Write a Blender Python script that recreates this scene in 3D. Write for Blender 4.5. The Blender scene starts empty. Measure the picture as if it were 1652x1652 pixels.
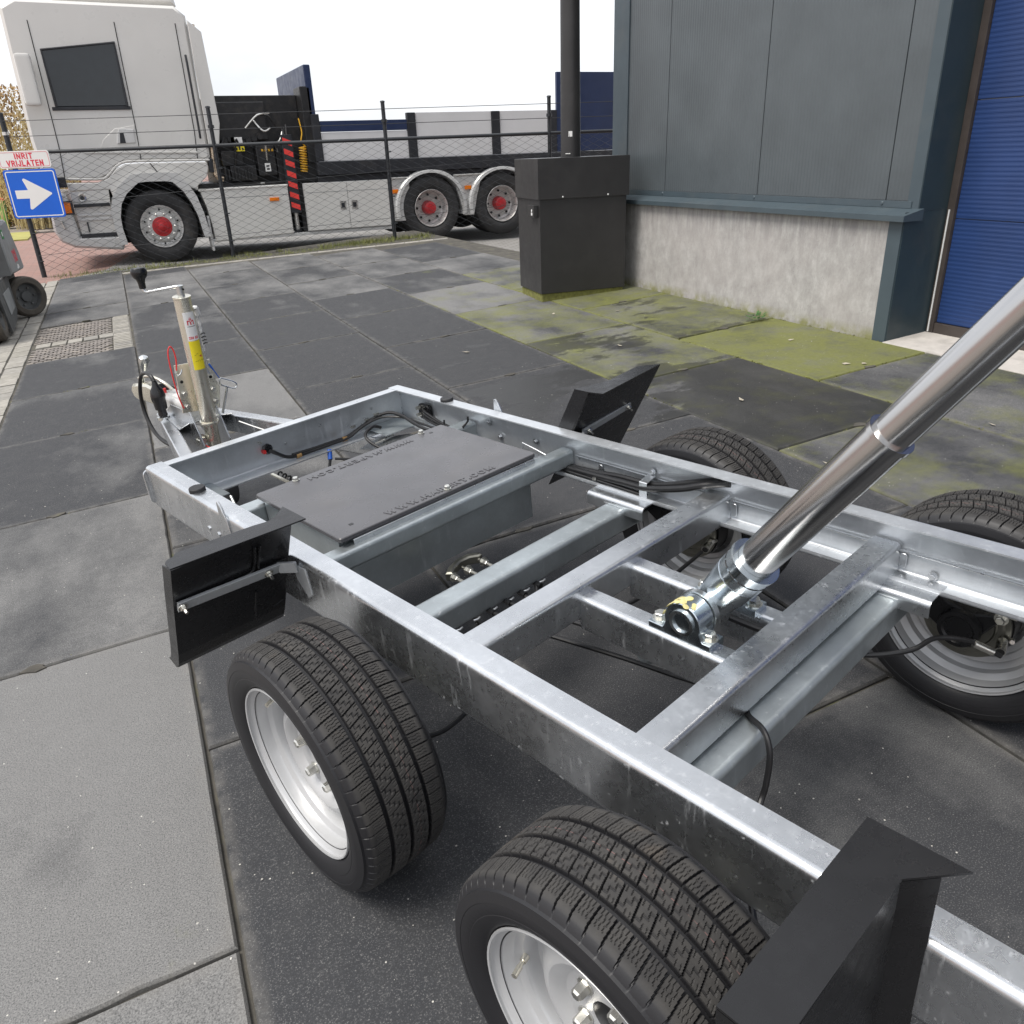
import bpy, bmesh, math, random
import numpy as np
from mathutils import Matrix, Vector
R = math.radians
random.seed(7)
rng = np.random.default_rng(5)
scene = bpy.context.scene
col = scene.collection

# ---------------------------------------------------------------- frames
# World: X across the yard towards the building, Y away along the building wall, Z up.
# The yard slopes up 3.24 degrees towards the building; the trailer stands on it turned 18 degrees.
TH = math.atan(0.0565)
ct, st = math.cos(TH), math.sin(TH)
U = Vector((0.95105611, -0.30901823, 0)); V = Vector((0.30901823, 0.95105611, 0)); Z3 = Vector((0, 0, 1))
Ug = U * ct - Z3 * st; UP = U * st + Z3 * ct
RW = Matrix((Ug, V, UP))                                  # trailer axes -> world axes
CAM0 = Vector((-1.1439, 0, 0))
M_TR = Matrix.Translation(RW @ (-CAM0)) @ RW.to_4x4()     # trailer frame matrix
M_YD = Matrix(((ct, 0, -st, 0), (0, 1, 0, 0), (st, 0, ct, 0), (0, 0, 0, 1)))   # yard plane matrix

# ---------------------------------------------------------------- camera
Rc = Matrix(((0.7233310240755376, 0.3571289950203347, -0.5909747106400393),
             (-0.6849917877649763, 0.26322115363839005, -0.6793385557965003),
             (-0.08705445060438477, 0.8961994768234893, 0.43502645665780715)))
cd = bpy.data.cameras.new('camera'); cam = bpy.data.objects.new('camera', cd); col.objects.link(cam)
cd.sensor_width = 36; cd.lens = 27.7866; cd.clip_start = 0.05; cd.clip_end = 3000
cam.matrix_world = Matrix.Translation(RW @ Vector((0, 0, 1.3463))) @ (RW @ Rc).to_4x4()
scene.camera = cam

# ---------------------------------------------------------------- light
SUN_EL, SUN_AZ = 60, 185          # sun high on the left, a little behind the camera (angle in world XY)
sun_dir = Vector((math.cos(R(SUN_EL)) * math.cos(R(SUN_AZ)), math.cos(R(SUN_EL)) * math.sin(R(SUN_AZ)), math.sin(R(SUN_EL))))
w = bpy.data.worlds.new('World'); scene.world = w; w.use_nodes = True
nt = w.node_tree; nt.nodes.clear()
out = nt.nodes.new('ShaderNodeOutputWorld'); bg = nt.nodes.new('ShaderNodeBackground')
sky = nt.nodes.new('ShaderNodeTexSky'); sky.sky_type = 'NISHITA'; sky.sun_disc = False
sky.sun_elevation = R(SUN_EL); sky.sun_rotation = math.atan2(sun_dir.x, sun_dir.y)
sky.air_density = 1.0; sky.dust_density = 3.0; sky.ozone_density = 1.0
# thin high cloud: most of the sky is whitened, with soft blue gaps
tc = nt.nodes.new('ShaderNodeTexCoord'); mp = nt.nodes.new('ShaderNodeMapping'); mp.inputs['Scale'].default_value = (1.2, 1.2, 3.0)
cn = nt.nodes.new('ShaderNodeTexNoise'); cn.inputs['Scale'].default_value = 1.7; cn.inputs['Detail'].default_value = 6; cn.inputs['Roughness'].default_value = 0.55
cr = nt.nodes.new('ShaderNodeValToRGB'); cr.color_ramp.elements[0].position = 0.36; cr.color_ramp.elements[0].color = (0.62, 0.62, 0.62, 1)
cr.color_ramp.elements[1].position = 0.62; cr.color_ramp.elements[1].color = (0.93, 0.93, 0.93, 1)
mx = nt.nodes.new('ShaderNodeMix'); mx.data_type = 'RGBA'; mx.inputs['B'].default_value = (11.8, 12.0, 12.5, 1)
nt.links.new(tc.outputs['Generated'], mp.inputs['Vector']); nt.links.new(mp.outputs[0], cn.inputs['Vector'])
nt.links.new(cn.outputs['Fac'], cr.inputs['Fac']); nt.links.new(cr.outputs['Color'], mx.inputs['Factor'])
nt.links.new(sky.outputs[0], mx.inputs['A']); nt.links.new(mx.outputs['Result'], bg.inputs['Color'])
bg.inputs['Strength'].default_value = 0.084
nt.links.new(bg.outputs[0], out.inputs['Surface'])
sl = bpy.data.lights.new('sun', 'SUN'); sl.energy = 2.4; sl.angle = R(26); sl.color = (1.0, 0.95, 0.88)
so = bpy.data.objects.new('sun', sl); col.objects.link(so)
so.rotation_euler = sun_dir.to_track_quat('Z', 'Y').to_euler(); so.location = (0, 0, 20)
vs = scene.view_settings; vs.view_transform = 'Standard'; vs.look = 'None'; vs.gamma = 1; vs.exposure = 0.42

# ---------------------------------------------------------------- materials
class NB:
    """small node builder"""
    def __init__(s, name):
        s.m = bpy.data.materials.new(name); s.m.use_nodes = True; s.t = s.m.node_tree
        s.b = s.t.nodes['Principled BSDF']; s._c = None
    def n(s, ty, **kw):
        x = s.t.nodes.new(ty)
        for k, v in kw.items():
            if k.startswith('i_'):
                x.inputs[k[2:].replace('_', ' ')].default_value = v
            else: setattr(x, k, v)
        return x
    def l(s, a, b): s.t.links.new(a, b)
    def co(s, scale=(1, 1, 1), rnd=False, kind='Object', rot=(0, 0, 0)):
        t = s.n('ShaderNodeTexCoord'); m = s.n('ShaderNodeMapping'); m.inputs['Scale'].default_value = scale; m.inputs['Rotation'].default_value = rot
        src = t.outputs[kind]
        if rnd:
            oi = s.n('ShaderNodeObjectInfo'); mu = s.n('ShaderNodeMath', operation='MULTIPLY'); mu.inputs[1].default_value = 57.0
            s.l(oi.outputs['Random'], mu.inputs[0]); ad = s.n('ShaderNodeVectorMath', operation='ADD')
            s.l(src, ad.inputs[0]); s.l(mu.outputs[0], ad.inputs[1]); src = ad.outputs[0]
        s.l(src, m.inputs['Vector']); return m.outputs[0]
    def noise(s, scale, detail=4, rough=.5, co=None, **k):
        x = s.n('ShaderNodeTexNoise'); x.inputs['Scale'].default_value = scale; x.inputs['Detail'].default_value = detail; x.inputs['Roughness'].default_value = rough
        if co is not None: s.l(co, x.inputs['Vector'])
        return x.outputs['Fac']
    def voro(s, scale, co=None, out='Distance', feature='F1'):
        x = s.n('ShaderNodeTexVoronoi', feature=feature); x.inputs['Scale'].default_value = scale
        if co is not None: s.l(co, x.inputs['Vector'])
        return x.outputs[out]
    def ramp(s, f, *stops):
        x = s.n('ShaderNodeValToRGB'); e = x.color_ramp.elements
        while len(e) < len(stops): e.new(0.5)
        for q, (p, c) in zip(e, stops):
            q.position = p; q.color = (c, c, c, 1) if not hasattr(c, '__len__') else (*c[:3], 1)
        s.l(f, x.inputs['Fac']); return x.outputs['Color']
    def mix(s, f, a, b, mode='MIX'):
        x = s.n('ShaderNodeMix', data_type='RGBA', blend_type=mode)
        for v, k in ((f, 'Factor'), (a, 'A'), (b, 'B')):
            i = x.inputs[k]
            if k == 'Factor': i = x.inputs[0]
            elif k == 'A': i = x.inputs[6]
            else: i = x.inputs[7]
            if hasattr(v, 'is_linked'): s.l(v, i)
            elif k == 'Factor': i.default_value = v
            else: i.default_value = (v, v, v, 1) if not hasattr(v, '__len__') else (*v[:3], 1)
        return x.outputs[2]
    def math(s, op, a, b=0.0, clamp=False):
        x = s.n('ShaderNodeMath', operation=op, use_clamp=clamp)
        for i, v in enumerate((a, b)):
            if hasattr(v, 'is_linked'): s.l(v, x.inputs[i])
            else: x.inputs[i].default_value = v
        return x.outputs[0]
    def bump(s, h, strength=.3, dist=.002):
        x = s.n('ShaderNodeBump'); x.inputs['Strength'].default_value = strength; x.inputs['Distance'].default_value = dist
        s.l(h, x.inputs['Height']); s.l(x.outputs[0], s.b.inputs['Normal'])
    def set(s, **k):
        for q, v in k.items():
            i = s.b.inputs[{'color': 'Base Color', 'rough': 'Roughness', 'metal': 'Metallic', 'spec': 'Specular IOR Level', 'coat': 'Coat Weight', 'emit': 'Emission Color', 'es': 'Emission Strength'}.get(q, q)]
            if hasattr(v, 'is_linked'): s.l(v, i)
            elif q in ('color', 'emit'): i.default_value = (v, v, v, 1) if not hasattr(v, '__len__') else (*v[:3], 1)
            else: i.default_value = v
        return s

def plain(name, c, rough=.5, metal=0., var=.18, scale=9., bump=.0, spec=.5, dirt=None):
    b = NB(name); co = b.co(rnd=True)
    f = b.noise(scale, 5, .6, co)
    lo = [v * (1 - var) for v in c]; hi = [min(1, v * (1 + var)) for v in c]
    cc = b.ramp(f, (.3, lo), (.7, hi))
    if dirt:
        g = b.ramp(b.noise(scale * .6, 6, .65, co), (.52, 0.), (.72, 1.))
        cc = b.mix(b.math('MULTIPLY', g, dirt[3]), cc, dirt[:3])
    b.set(color=cc, metal=metal, spec=spec, rough=b.ramp(b.noise(scale * 2.3, 4, .6, co), (.3, max(.03, rough - .08)), (.7, min(1, rough + .08))))
    if bump: b.bump(b.noise(scale * 30, 3, .6, co), bump, .001)
    return b.m

def galv(name, base=(.60, .64, .68), rough=.25, white=.5, streak=(7, 7, .9), dark=.78, metal=1.):
    """hot dip galvanised steel: spangle, cloudy patches, white rust specks, runs and scratches"""
    b = NB(name); co = b.co(rnd=True)
    sp = b.voro(105, co, 'Color'); sg = b.n('ShaderNodeSeparateColor'); b.l(sp, sg.inputs[0])
    cl = b.noise(6, 6, .62, co)
    c1 = b.mix(b.ramp(cl, (.35, 0.), (.68, 1.)), [v * dark for v in base], base)
    c1 = b.mix(b.math('MULTIPLY', sg.outputs[0], .20), c1, [v * .72 for v in base])
    runs = b.noise(8, 6, .72, b.co(streak, rnd=True))
    spots = b.noise(62, 3, .6, co)
    scr = b.noise(26, 4, .7, b.co((1.2, 14, 14), rnd=True, rot=(.4, .7, .9)))
    ws = b.math('MAXIMUM', b.ramp(runs, (.57, 0.), (.76, 1.)), b.ramp(spots, (.66, 0.), (.76, 1.)))
    ws = b.math('MULTIPLY', b.math('MAXIMUM', ws, b.ramp(scr, (.66, 0.), (.74, .8))), white)
    c2 = b.mix(ws, c1, (.78, .80, .82))
    rr = b.math('ADD', b.math('MULTIPLY', cl, .22), rough - .11)
    rr = b.math('ADD', rr, b.math('MULTIPLY', sg.outputs[1], .07))
    rr = b.math('ADD', rr, b.math('MULTIPLY', ws, .35), True)
    b.set(color=c2, metal=b.math('MULTIPLY', b.math('SUBTRACT', 1.0, b.math('MULTIPLY', ws, .55)), metal), rough=rr)
    hb = b.noise(11, 3, .5, co)
    b.bump(hb, .07, .004)
    return b.m

M = {}
M['galv'] = galv('galvanised_steel', base=(.74, .76, .78), rough=.25, white=.62, metal=.95)
M['galv_lit'] = galv('galvanised_steel_lit', base=(.70, .73, .76), rough=.30, white=.6, metal=.62)  # less metallic copy of galv, brightened as if catching more sky light
M['galv_dull'] = galv('galvanised_steel_dull', base=(.55, .60, .62), rough=.38, white=.42, dark=.74, metal=.80)
M['galv_light'] = galv('galvanised_steel_light', base=(.72, .74, .76), rough=.27, white=.45, metal=.97)
M['zinc'] = plain('zinc_plated_steel', (.66, .68, .68), .28, 1., .1)
M['zinc_yellow'] = plain('yellow_passivated_steel', (.78, .75, .65), .27, .9, .10, 6)
M['zinc_flat'] = galv('weathered_zinc', base=(.50, .52, .53), rough=.42, white=.3, metal=.45)
M['olive_zinc'] = plain('olive_passivated_steel', (.27, .265, .23), .42, 1., .2, 12)
def chrome(name, c, rough):
    b = NB(name); co = b.co(rnd=True)
    f = b.noise(5, 3, .5, co)
    b.set(color=b.ramp(f, (.3, [v * .93 for v in c]), (.7, c)), metal=1., rough=b.ramp(f, (.3, rough - .02), (.7, rough + .03)))
    return b.m
M['chrome'] = chrome('ground_chrome', (.54, .535, .53), .19)
M['sleeve'] = plain('blue_zinc_steel', (.58, .64, .68), .24, 1., .14, 8)
M['bolt'] = plain('bolt_zinc', (.70, .69, .64), .3, 1., .1)
M['plastic'] = plain('black_plastic', (.009, .009, .010), .28, 0, .15, 14)
M['lid'] = plain('black_plywood_film', (.080, .079, .085), .28, 0, .10, 4, 0, .6, dirt=(.12, .11, .105, .4))
M['rubber'] = plain('black_rubber', (.018, .018, .02), .55, 0, .2, 20)
M['cable'] = plain('black_cable', (.012, .012, .013), .38, 0, .2, 20)
M['black_paint'] = plain('black_paint', (.012, .012, .013), .3, 0, .2, 10)
M['hole'] = plain('dark_hole_shade', (.01, .01, .01), .8)  # near-black for holes, and for shade painted into arches and gaps
M['red'] = plain('red_plastic', (.62, .03, .03), .4); M['blue'] = plain('blue_plastic', (.02, .10, .45), .4)
M['tape'] = plain('brown_tape', (.32, .19, .07), .45)
M['white_label'] = plain('white_label', (.78, .78, .76), .45, 0, .03); M['yellow_label'] = plain('yellow_label', (.85, .70, .02), .45, 0, .03)
M['ink_red'] = plain('red_print', (.62, .03, .05), .5, 0, .05); M['ink_black'] = plain('black_print', (.02, .02, .02), .5, 0, .05)
M['film'] = plain('clear_wrap', (.75, .75, .74), .2, 0, .2, 60)
M['rim'] = plain('silver_wheel_paint', (.50, .505, .51), .40, .3, .05, 7)

def tyre_mat():
    b = NB('tyre_rubber'); co = b.co(); rco = b.co(rnd=True)
    sx = b.n('ShaderNodeSeparateXYZ'); t = b.n('ShaderNodeTexCoord'); b.l(t.outputs['Object'], sx.inputs[0])
    r = b.math('SQRT', b.math('ADD', b.math('MULTIPLY', sx.outputs[1], sx.outputs[1]), b.math('MULTIPLY', sx.outputs[2], sx.outputs[2])))
    xq = b.math('MULTIPLY', sx.outputs[0], 1 / .0775)
    crown = b.math('SUBTRACT', .2625, b.math('MULTIPLY', b.math('MULTIPLY', xq, xq), .0035))
    tread = b.ramp(b.math('ADD', b.math('SUBTRACT', r, crown), .5), (.4960, 0.), (.4990, 1.))
    dust_and_groove_shade = b.math('MULTIPLY', tread, b.ramp(b.noise(22, 5, .65, rco), (.25, .25), (.7, 1.)))  # dust on the tread tops; grooves stay dark to paint in their shade
    c = b.mix(dust_and_groove_shade, (.012, .012, .014), (.054, .051, .047))
    c = b.mix(b.math('MULTIPLY', b.ramp(b.noise(9, 5, .7, rco), (.62, 0.), (.72, 1.)), b.math('MULTIPLY', tread, .3)), c, (.14, .11, .08))
    # thin pink marking line round one rib
    ln = b.math('LESS_THAN', b.math('ABSOLUTE', b.math('SUBTRACT', sx.outputs[0], -.0195)), .0007)
    ln = b.math('MULTIPLY', b.math('MULTIPLY', ln, tread), b.ramp(b.noise(60, 3, .6, rco), (.35, .0), (.55, .45)))
    c = b.mix(ln, c, (.26, .13, .12))
    b.set(color=c, rough=b.ramp(tread, (0., .50), (1., .78)))
    b.bump(b.noise(260, 2, .6, co), .25, .0006); return b.m
M['tyre'] = tyre_mat()
def big_tyre():
    return plain('truck_tyre', (.022, .022, .023), .7, 0, .3, 6, .1, dirt=(.09, .08, .07, .4))
M['truck_tyre'] = big_tyre()

def slab_mat():
    """brushed concrete yard slab; object colour: R lightness, G moss, B wetness"""
    b = NB('concrete_slab'); co = b.co(rnd=True); oi = b.n('ShaderNodeObjectInfo'); sc = b.n('ShaderNodeSeparateColor')
    b.l(oi.outputs['Color'], sc.inputs[0])
    grain = b.noise(330, 3, .7, co); big = b.noise(2.6, 5, .6, b.co((1, .55, 1), rnd=True)); mid = b.noise(14, 5, .65, co)
    brush = b.noise(30, 3, .6, b.co((1, 2.2, 1), rnd=True))
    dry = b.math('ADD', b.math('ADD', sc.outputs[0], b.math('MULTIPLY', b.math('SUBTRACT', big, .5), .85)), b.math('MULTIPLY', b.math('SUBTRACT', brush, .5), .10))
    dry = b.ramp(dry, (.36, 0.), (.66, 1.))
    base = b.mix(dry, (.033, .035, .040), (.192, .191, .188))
    base = b.mix(b.ramp(mid, (.3, .0), (.75, .20)), base, (.11, .109, .107))
    base = b.mix(b.ramp(grain, (.34, .75), (.52, 0.)), base, (.030, .030, .031))
    fl = b.voro(85, co); base = b.mix(b.math('MULTIPLY', b.ramp(grain, (.56, 0.), (.72, 1.)), .42), base, (.44, .43, .41))
    ed = b.n('ShaderNodeAttribute', attribute_name='edge').outputs['Fac']
    ew = b.math('MULTIPLY', ed, b.ramp(b.noise(17, 5, .65, co), (.36, 0.), (.66, 1.)))
    base = b.mix(b.math('MULTIPLY', ew, .55), base, (.21, .20, .185))
    base = b.mix(b.math('MULTIPLY', b.ramp(ed, (.90, 0.), (1., 1.)), .35), base, (.055, .052, .044))
    ms = b.math('ADD', b.math('ADD', b.math('ADD', sc.outputs[1], b.math('MULTIPLY', b.math('MULTIPLY', ed, ed), b.math('MULTIPLY', sc.outputs[1], .35))), b.math('MULTIPLY', b.math('SUBTRACT', b.noise(3.4, 7, .68, co), .5), 1.9)), -.5)
    ms = b.math('MULTIPLY', b.ramp(b.math('ADD', ms, .5), (.38, 0.), (1.0, .92)), b.ramp(mid, (.2, .72), (.6, 1.)))
    base = b.mix(ms, base, b.mix(b.noise(60, 3, .6, co), (.110, .122, .028), (.20, .205, .060)))
    wt = b.math('ADD', sc.outputs[2], b.math('MULTIPLY', b.math('SUBTRACT', b.noise(2.4, 6, .66, b.co((.7, 1.2, 1), rnd=True)), .5), 1.5))
    wt = b.ramp(wt, (.46, 0.), (.53, 1.))
    base = b.mix(b.math('MULTIPLY', wt, .66), base, (.020, .020, .018))
    spk = b.voro(38, co, 'Color'); sk = b.n('ShaderNodeSeparateColor'); b.l(spk, sk.inputs[0])
    fleck = b.math('MULTIPLY', b.math('LESS_THAN', b.voro(38, co), .07), b.math('GREATER_THAN', sk.outputs[0], .78))
    base = b.mix(b.math('MULTIPLY', fleck, .85), base, (.62, .60, .55))
    b.set(color=base, rough=b.mix(wt, .82, .48), spec=.4)
    h = b.math('ADD', b.math('MULTIPLY', grain, .6), b.math('MULTIPLY', brush, .7)); b.bump(h, .55, .0016)
    return b.m
M['slab'] = slab_mat()
def soil():
    b = NB('joint_soil'); co = b.co()
    c = b.ramp(b.noise(9, 5, .65, co), (.3, (.045, .042, .036)), (.6, (.095, .088, .074)), (.75, (.11, .115, .045)))
    b.set(color=c, rough=.95); b.bump(b.noise(160, 3, .6, co), .6, .003); return b.m
M['soil'] = soil()
def sett():
    b = NB('paving_brick'); co = b.co(rnd=True); oi = b.n('ShaderNodeObjectInfo')
    c = b.ramp(oi.outputs['Random'], (0., (.30, .285, .25)), (.5, (.38, .36, .32)), (1., (.26, .25, .23)))
    c = b.mix(b.ramp(b.noise(18, 5, .65, co), (.35, 0.), (.7, .6)), c, (.15, .14, .12))
    b.set(color=c, rough=.9); b.bump(b.noise(150, 3, .6, co), .4, .002); return b.m
M['sett'] = sett()
def street():
    b = NB('red_brick_street'); co = b.co()
    br = b.n('ShaderNodeTexBrick'); br.inputs['Scale'].default_value = 1.; br.inputs['Brick Width'].default_value = .21; br.inputs['Row Height'].default_value = .1
    br.inputs['Mortar Size'].default_value = .006; br.inputs['Color1'].default_value = (.27, .15, .125, 1); br.inputs['Color2'].default_value = (.33, .19, .16, 1); br.inputs['Mortar'].default_value = (.17, .13, .115, 1)
    b.l(co, br.inputs['Vector'])
    c = b.mix(b.ramp(b.noise(.9, 5, .6, co), (.3, .0), (.7, .5)), br.outputs['Color'], (.23, .17, .15))
    b.set(color=c, rough=.9); b.bump(b.noise(80, 3, .6, co), .3, .003); return b.m
M['street'] = street()
def parkmat():
    b = NB('grey_brick_parking'); co = b.co()
    br = b.n('ShaderNodeTexBrick'); br.inputs['Brick Width'].default_value = .21; br.inputs['Row Height'].default_value = .105; br.inputs['Scale'].default_value = 1.
    br.inputs['Mortar Size'].default_value = .008; br.inputs['Color1'].default_value = (.23, .225, .215, 1); br.inputs['Color2'].default_value = (.29, .28, .27, 1); br.inputs['Mortar'].default_value = (.14, .13, .11, 1)
    b.l(co, br.inputs['Vector']); b.set(color=br.outputs['Color'], rough=.9); b.bump(b.noise(80, 3, .6, co), .3, .003); return b.m
M['parking'] = parkmat()
M['path'] = plain('pale_pavement', (.26, .225, .20), .9, 0, .2, 6, .3)
M['apron'] = plain('pale_concrete', (.50, .47, .43), .85, 0, .14, 9, .3, dirt=(.28, .26, .23, .6))
def wallmat():
    b = NB('board_marked_concrete'); co = b.co()
    v = b.noise(6, 7, .74, b.co((1, 2.3, 1.5))); f = b.noise(2.2, 5, .6, co); pits = b.voro(60, co)
    c = b.ramp(v, (.28, (.275, .265, .255)), (.5, (.38, .368, .355)), (.72, (.52, .51, .495)))
    c = b.mix(b.ramp(f, (.35, 0.), (.75, .55)), c, (.385, .355, .34))
    z = b.n('ShaderNodeSeparateXYZ'); t = b.n('ShaderNodeTexCoord'); b.l(t.outputs['Object'], z.inputs[0])
    top = b.math('MULTIPLY', b.ramp(z.outputs[2], (.68, 0.), (.88, 1.)), b.ramp(b.noise(5, 6, .7, b.co((1, 5, .5))), (.40, 0.), (.60, 1.)))
    c = b.mix(b.math('MULTIPLY', top, .75), c, (.22, .21, .21))
    moss = b.math('MULTIPLY', b.ramp(z.outputs[2], (.235, 1.), (.30, 0.)), b.ramp(b.noise(9, 5, .6, co), (.38, 0.), (.6, 1.)))
    c = b.mix(b.math('MULTIPLY', moss, .8), c, (.20, .20, .05))
    pk = b.math('MULTIPLY', b.math('LESS_THAN', pits, .10), b.math('GREATER_THAN', b.noise(8, 2, .5, co), .52))
    c = b.mix(b.math('MULTIPLY', pk, .8), c, (.13, .12, .115))
    b.set(color=c, rough=.9); b.bump(b.math('ADD', v, b.math('MULTIPLY', b.noise(120, 3, .6, co), .3)), .5, .004); return b.m
M['wall'] = wallmat()
def ribbed(name, c, axis, period, rough=.42, amp=.5):
    b = NB(name); co = b.co()
    s = b.n('ShaderNodeSeparateXYZ'); b.l(co, s.inputs[0])
    wv = b.math('SINE', b.math('MULTIPLY', s.outputs[axis], 2 * math.pi / period))
    n = b.noise(3, 5, .6, co)
    cc = b.ramp(n, (.3, [v * .9 for v in c]), (.7, [v * 1.12 for v in c]))
    b.set(color=cc, rough=rough); b.bump(b.ramp(b.math('ADD', b.math('MULTIPLY', wv, .5), .5), (.2, 0.), (.8, 1.)), amp, .004); return b.m
M['clad'] = ribbed('slate_cladding', (.084, .098, .106), 1, .028, .34, .3)
M['trim'] = plain('slate_trim', (.060, .082, .096), .4, 0, .08, 4, dirt=(.13, .13, .12, .25))
M['trim_dark'] = plain('dark_slate_trim', (.030, .048, .056), .42, 0, .08, 4, dirt=(.09, .09, .08, .3))
M['door'] = ribbed('blue_door', (.016, .042, .140), 2, .024, .42, .28)
M['frame_brown'] = plain('brown_frame', (.055, .045, .04), .55)
M['box'] = plain('anthracite_cabinet', (.028, .027, .027), .42, 0, .12, 5, .05, dirt=(.06, .058, .055, .3))
M['moss'] = plain('moss', (.15, .15, .04), .95, 0, .35, 30, .6)
M['fence'] = plain('anthracite_fence', (.022, .025, .029), .45, 0, .15, 8)
M['cream'] = plain('cream_vehicle_paint', (.64, .63, .60), .32, 0, .03, 2, dirt=(.52, .49, .43, .3))
M['cream_grey'] = plain('silver_vehicle_paint', (.56, .56, .55), .32, .15, .03, 3, dirt=(.44, .43, .40, .3))
M['white_panel'] = plain('white_body_panel', (.66, .66, .66), .4, 0, .03, 3, dirt=(.50, .49, .46, .3))
M['navy'] = plain('navy_paint', (.018, .032, .085), .4, 0, .1, 4)
M['chassis'] = plain('dark_chassis', (.018, .020, .025), .5, 0, .25, 6, dirt=(.06, .055, .05, .4))
M['machine'] = plain('oily_black_machine', (.014, .014, .015), .42, 0, .4, 14, dirt=(.07, .06, .05, .5))
M['orange'] = plain('orange_lamp', (.80, .20, .01), .2, 0, .05)
M['red_hub'] = plain('red_hub_paint', (.42, .02, .025), .4, 0, .12, 12)
M['alu'] = plain('polished_alloy', (.70, .69, .66), .30, .85, .12, 12, dirt=(.40, .36, .32, .3))
M['rim_alloy'] = plain('machined_alloy_rim', (.58, .575, .56), .35, .45, .10, 12, dirt=(.36, .33, .30, .3))
M['red_stripe'] = plain('red_reflective', (.80, .06, .05), .4, 0, .06)
M['yellow'] = plain('yellow_hose', (.66, .36, .02), .4, 0, .15)
M['bronze'] = plain('stained_exhaust', (.42, .33, .24), .3, 1., .3, 5)
M['sign_blue'] = plain('sign_blue', (.0, .115, .62), .38, 0, .05, 3); M['sign_white'] = plain('sign_white', (.80, .79, .76), .4, 0, .03, 3)
M['sign_red'] = plain('sign_red', (.68, .05, .08), .45, 0, .05)
M['lift_grey'] = plain('worn_grey_paint', (.27, .28, .28), .5, 0, .15, 7, .1, dirt=(.16, .13, .11, .6))
M['lift_dark'] = plain('worn_dark_grey', (.085, .088, .088), .55, 0, .25, 8, .1, dirt=(.20, .18, .15, .4))
M['seat'] = plain('grey_vinyl', (.13, .135, .14), .5, 0, .2, 20)
M['lift_tyre'] = plain('dusty_solid_tyre', (.085, .075, .062), .85, 0, .3, 9, .2)
M['green_label'] = plain('green_label', (.03, .22, .06), .5)
M['iron'] = plain('cast_iron', (.20, .18, .165), .8, 0, .3, 20, .3, dirt=(.38, .33, .27, .7))
M['glass'] = plain('dark_glass', (.02, .025, .03), .08, 0, .1)
def grassmat(name, a, c):
    b = NB(name); oi = b.co(); b.set(color=b.ramp(b.noise(5, 4, .6, oi), (.3, a), (.7, c)), rough=.8); return b.m
M['grass'] = grassmat('grass', (.10, .125, .035), (.26, .26, .09)); M['straw'] = grassmat('dry_stems', (.42, .33, .16), (.62, .52, .26))
M['verge'] = plain('dry_verge', (.34, .32, .10), .95, 0, .25, 3, .5)
M['weed'] = plain('weed_leaf', (.05, .13, .03), .6, 0, .25)
M['leaf'] = plain('dead_leaf', (.42, .38, .30), .8, 0, .3, 15)
M['yellow_paint'] = plain('yellow_paint', (.70, .52, .06), .5, 0, .1, 4)
M['green_paint'] = plain('bright_green_paint', (.22, .55, .12), .5, 0, .1, 4)

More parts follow.
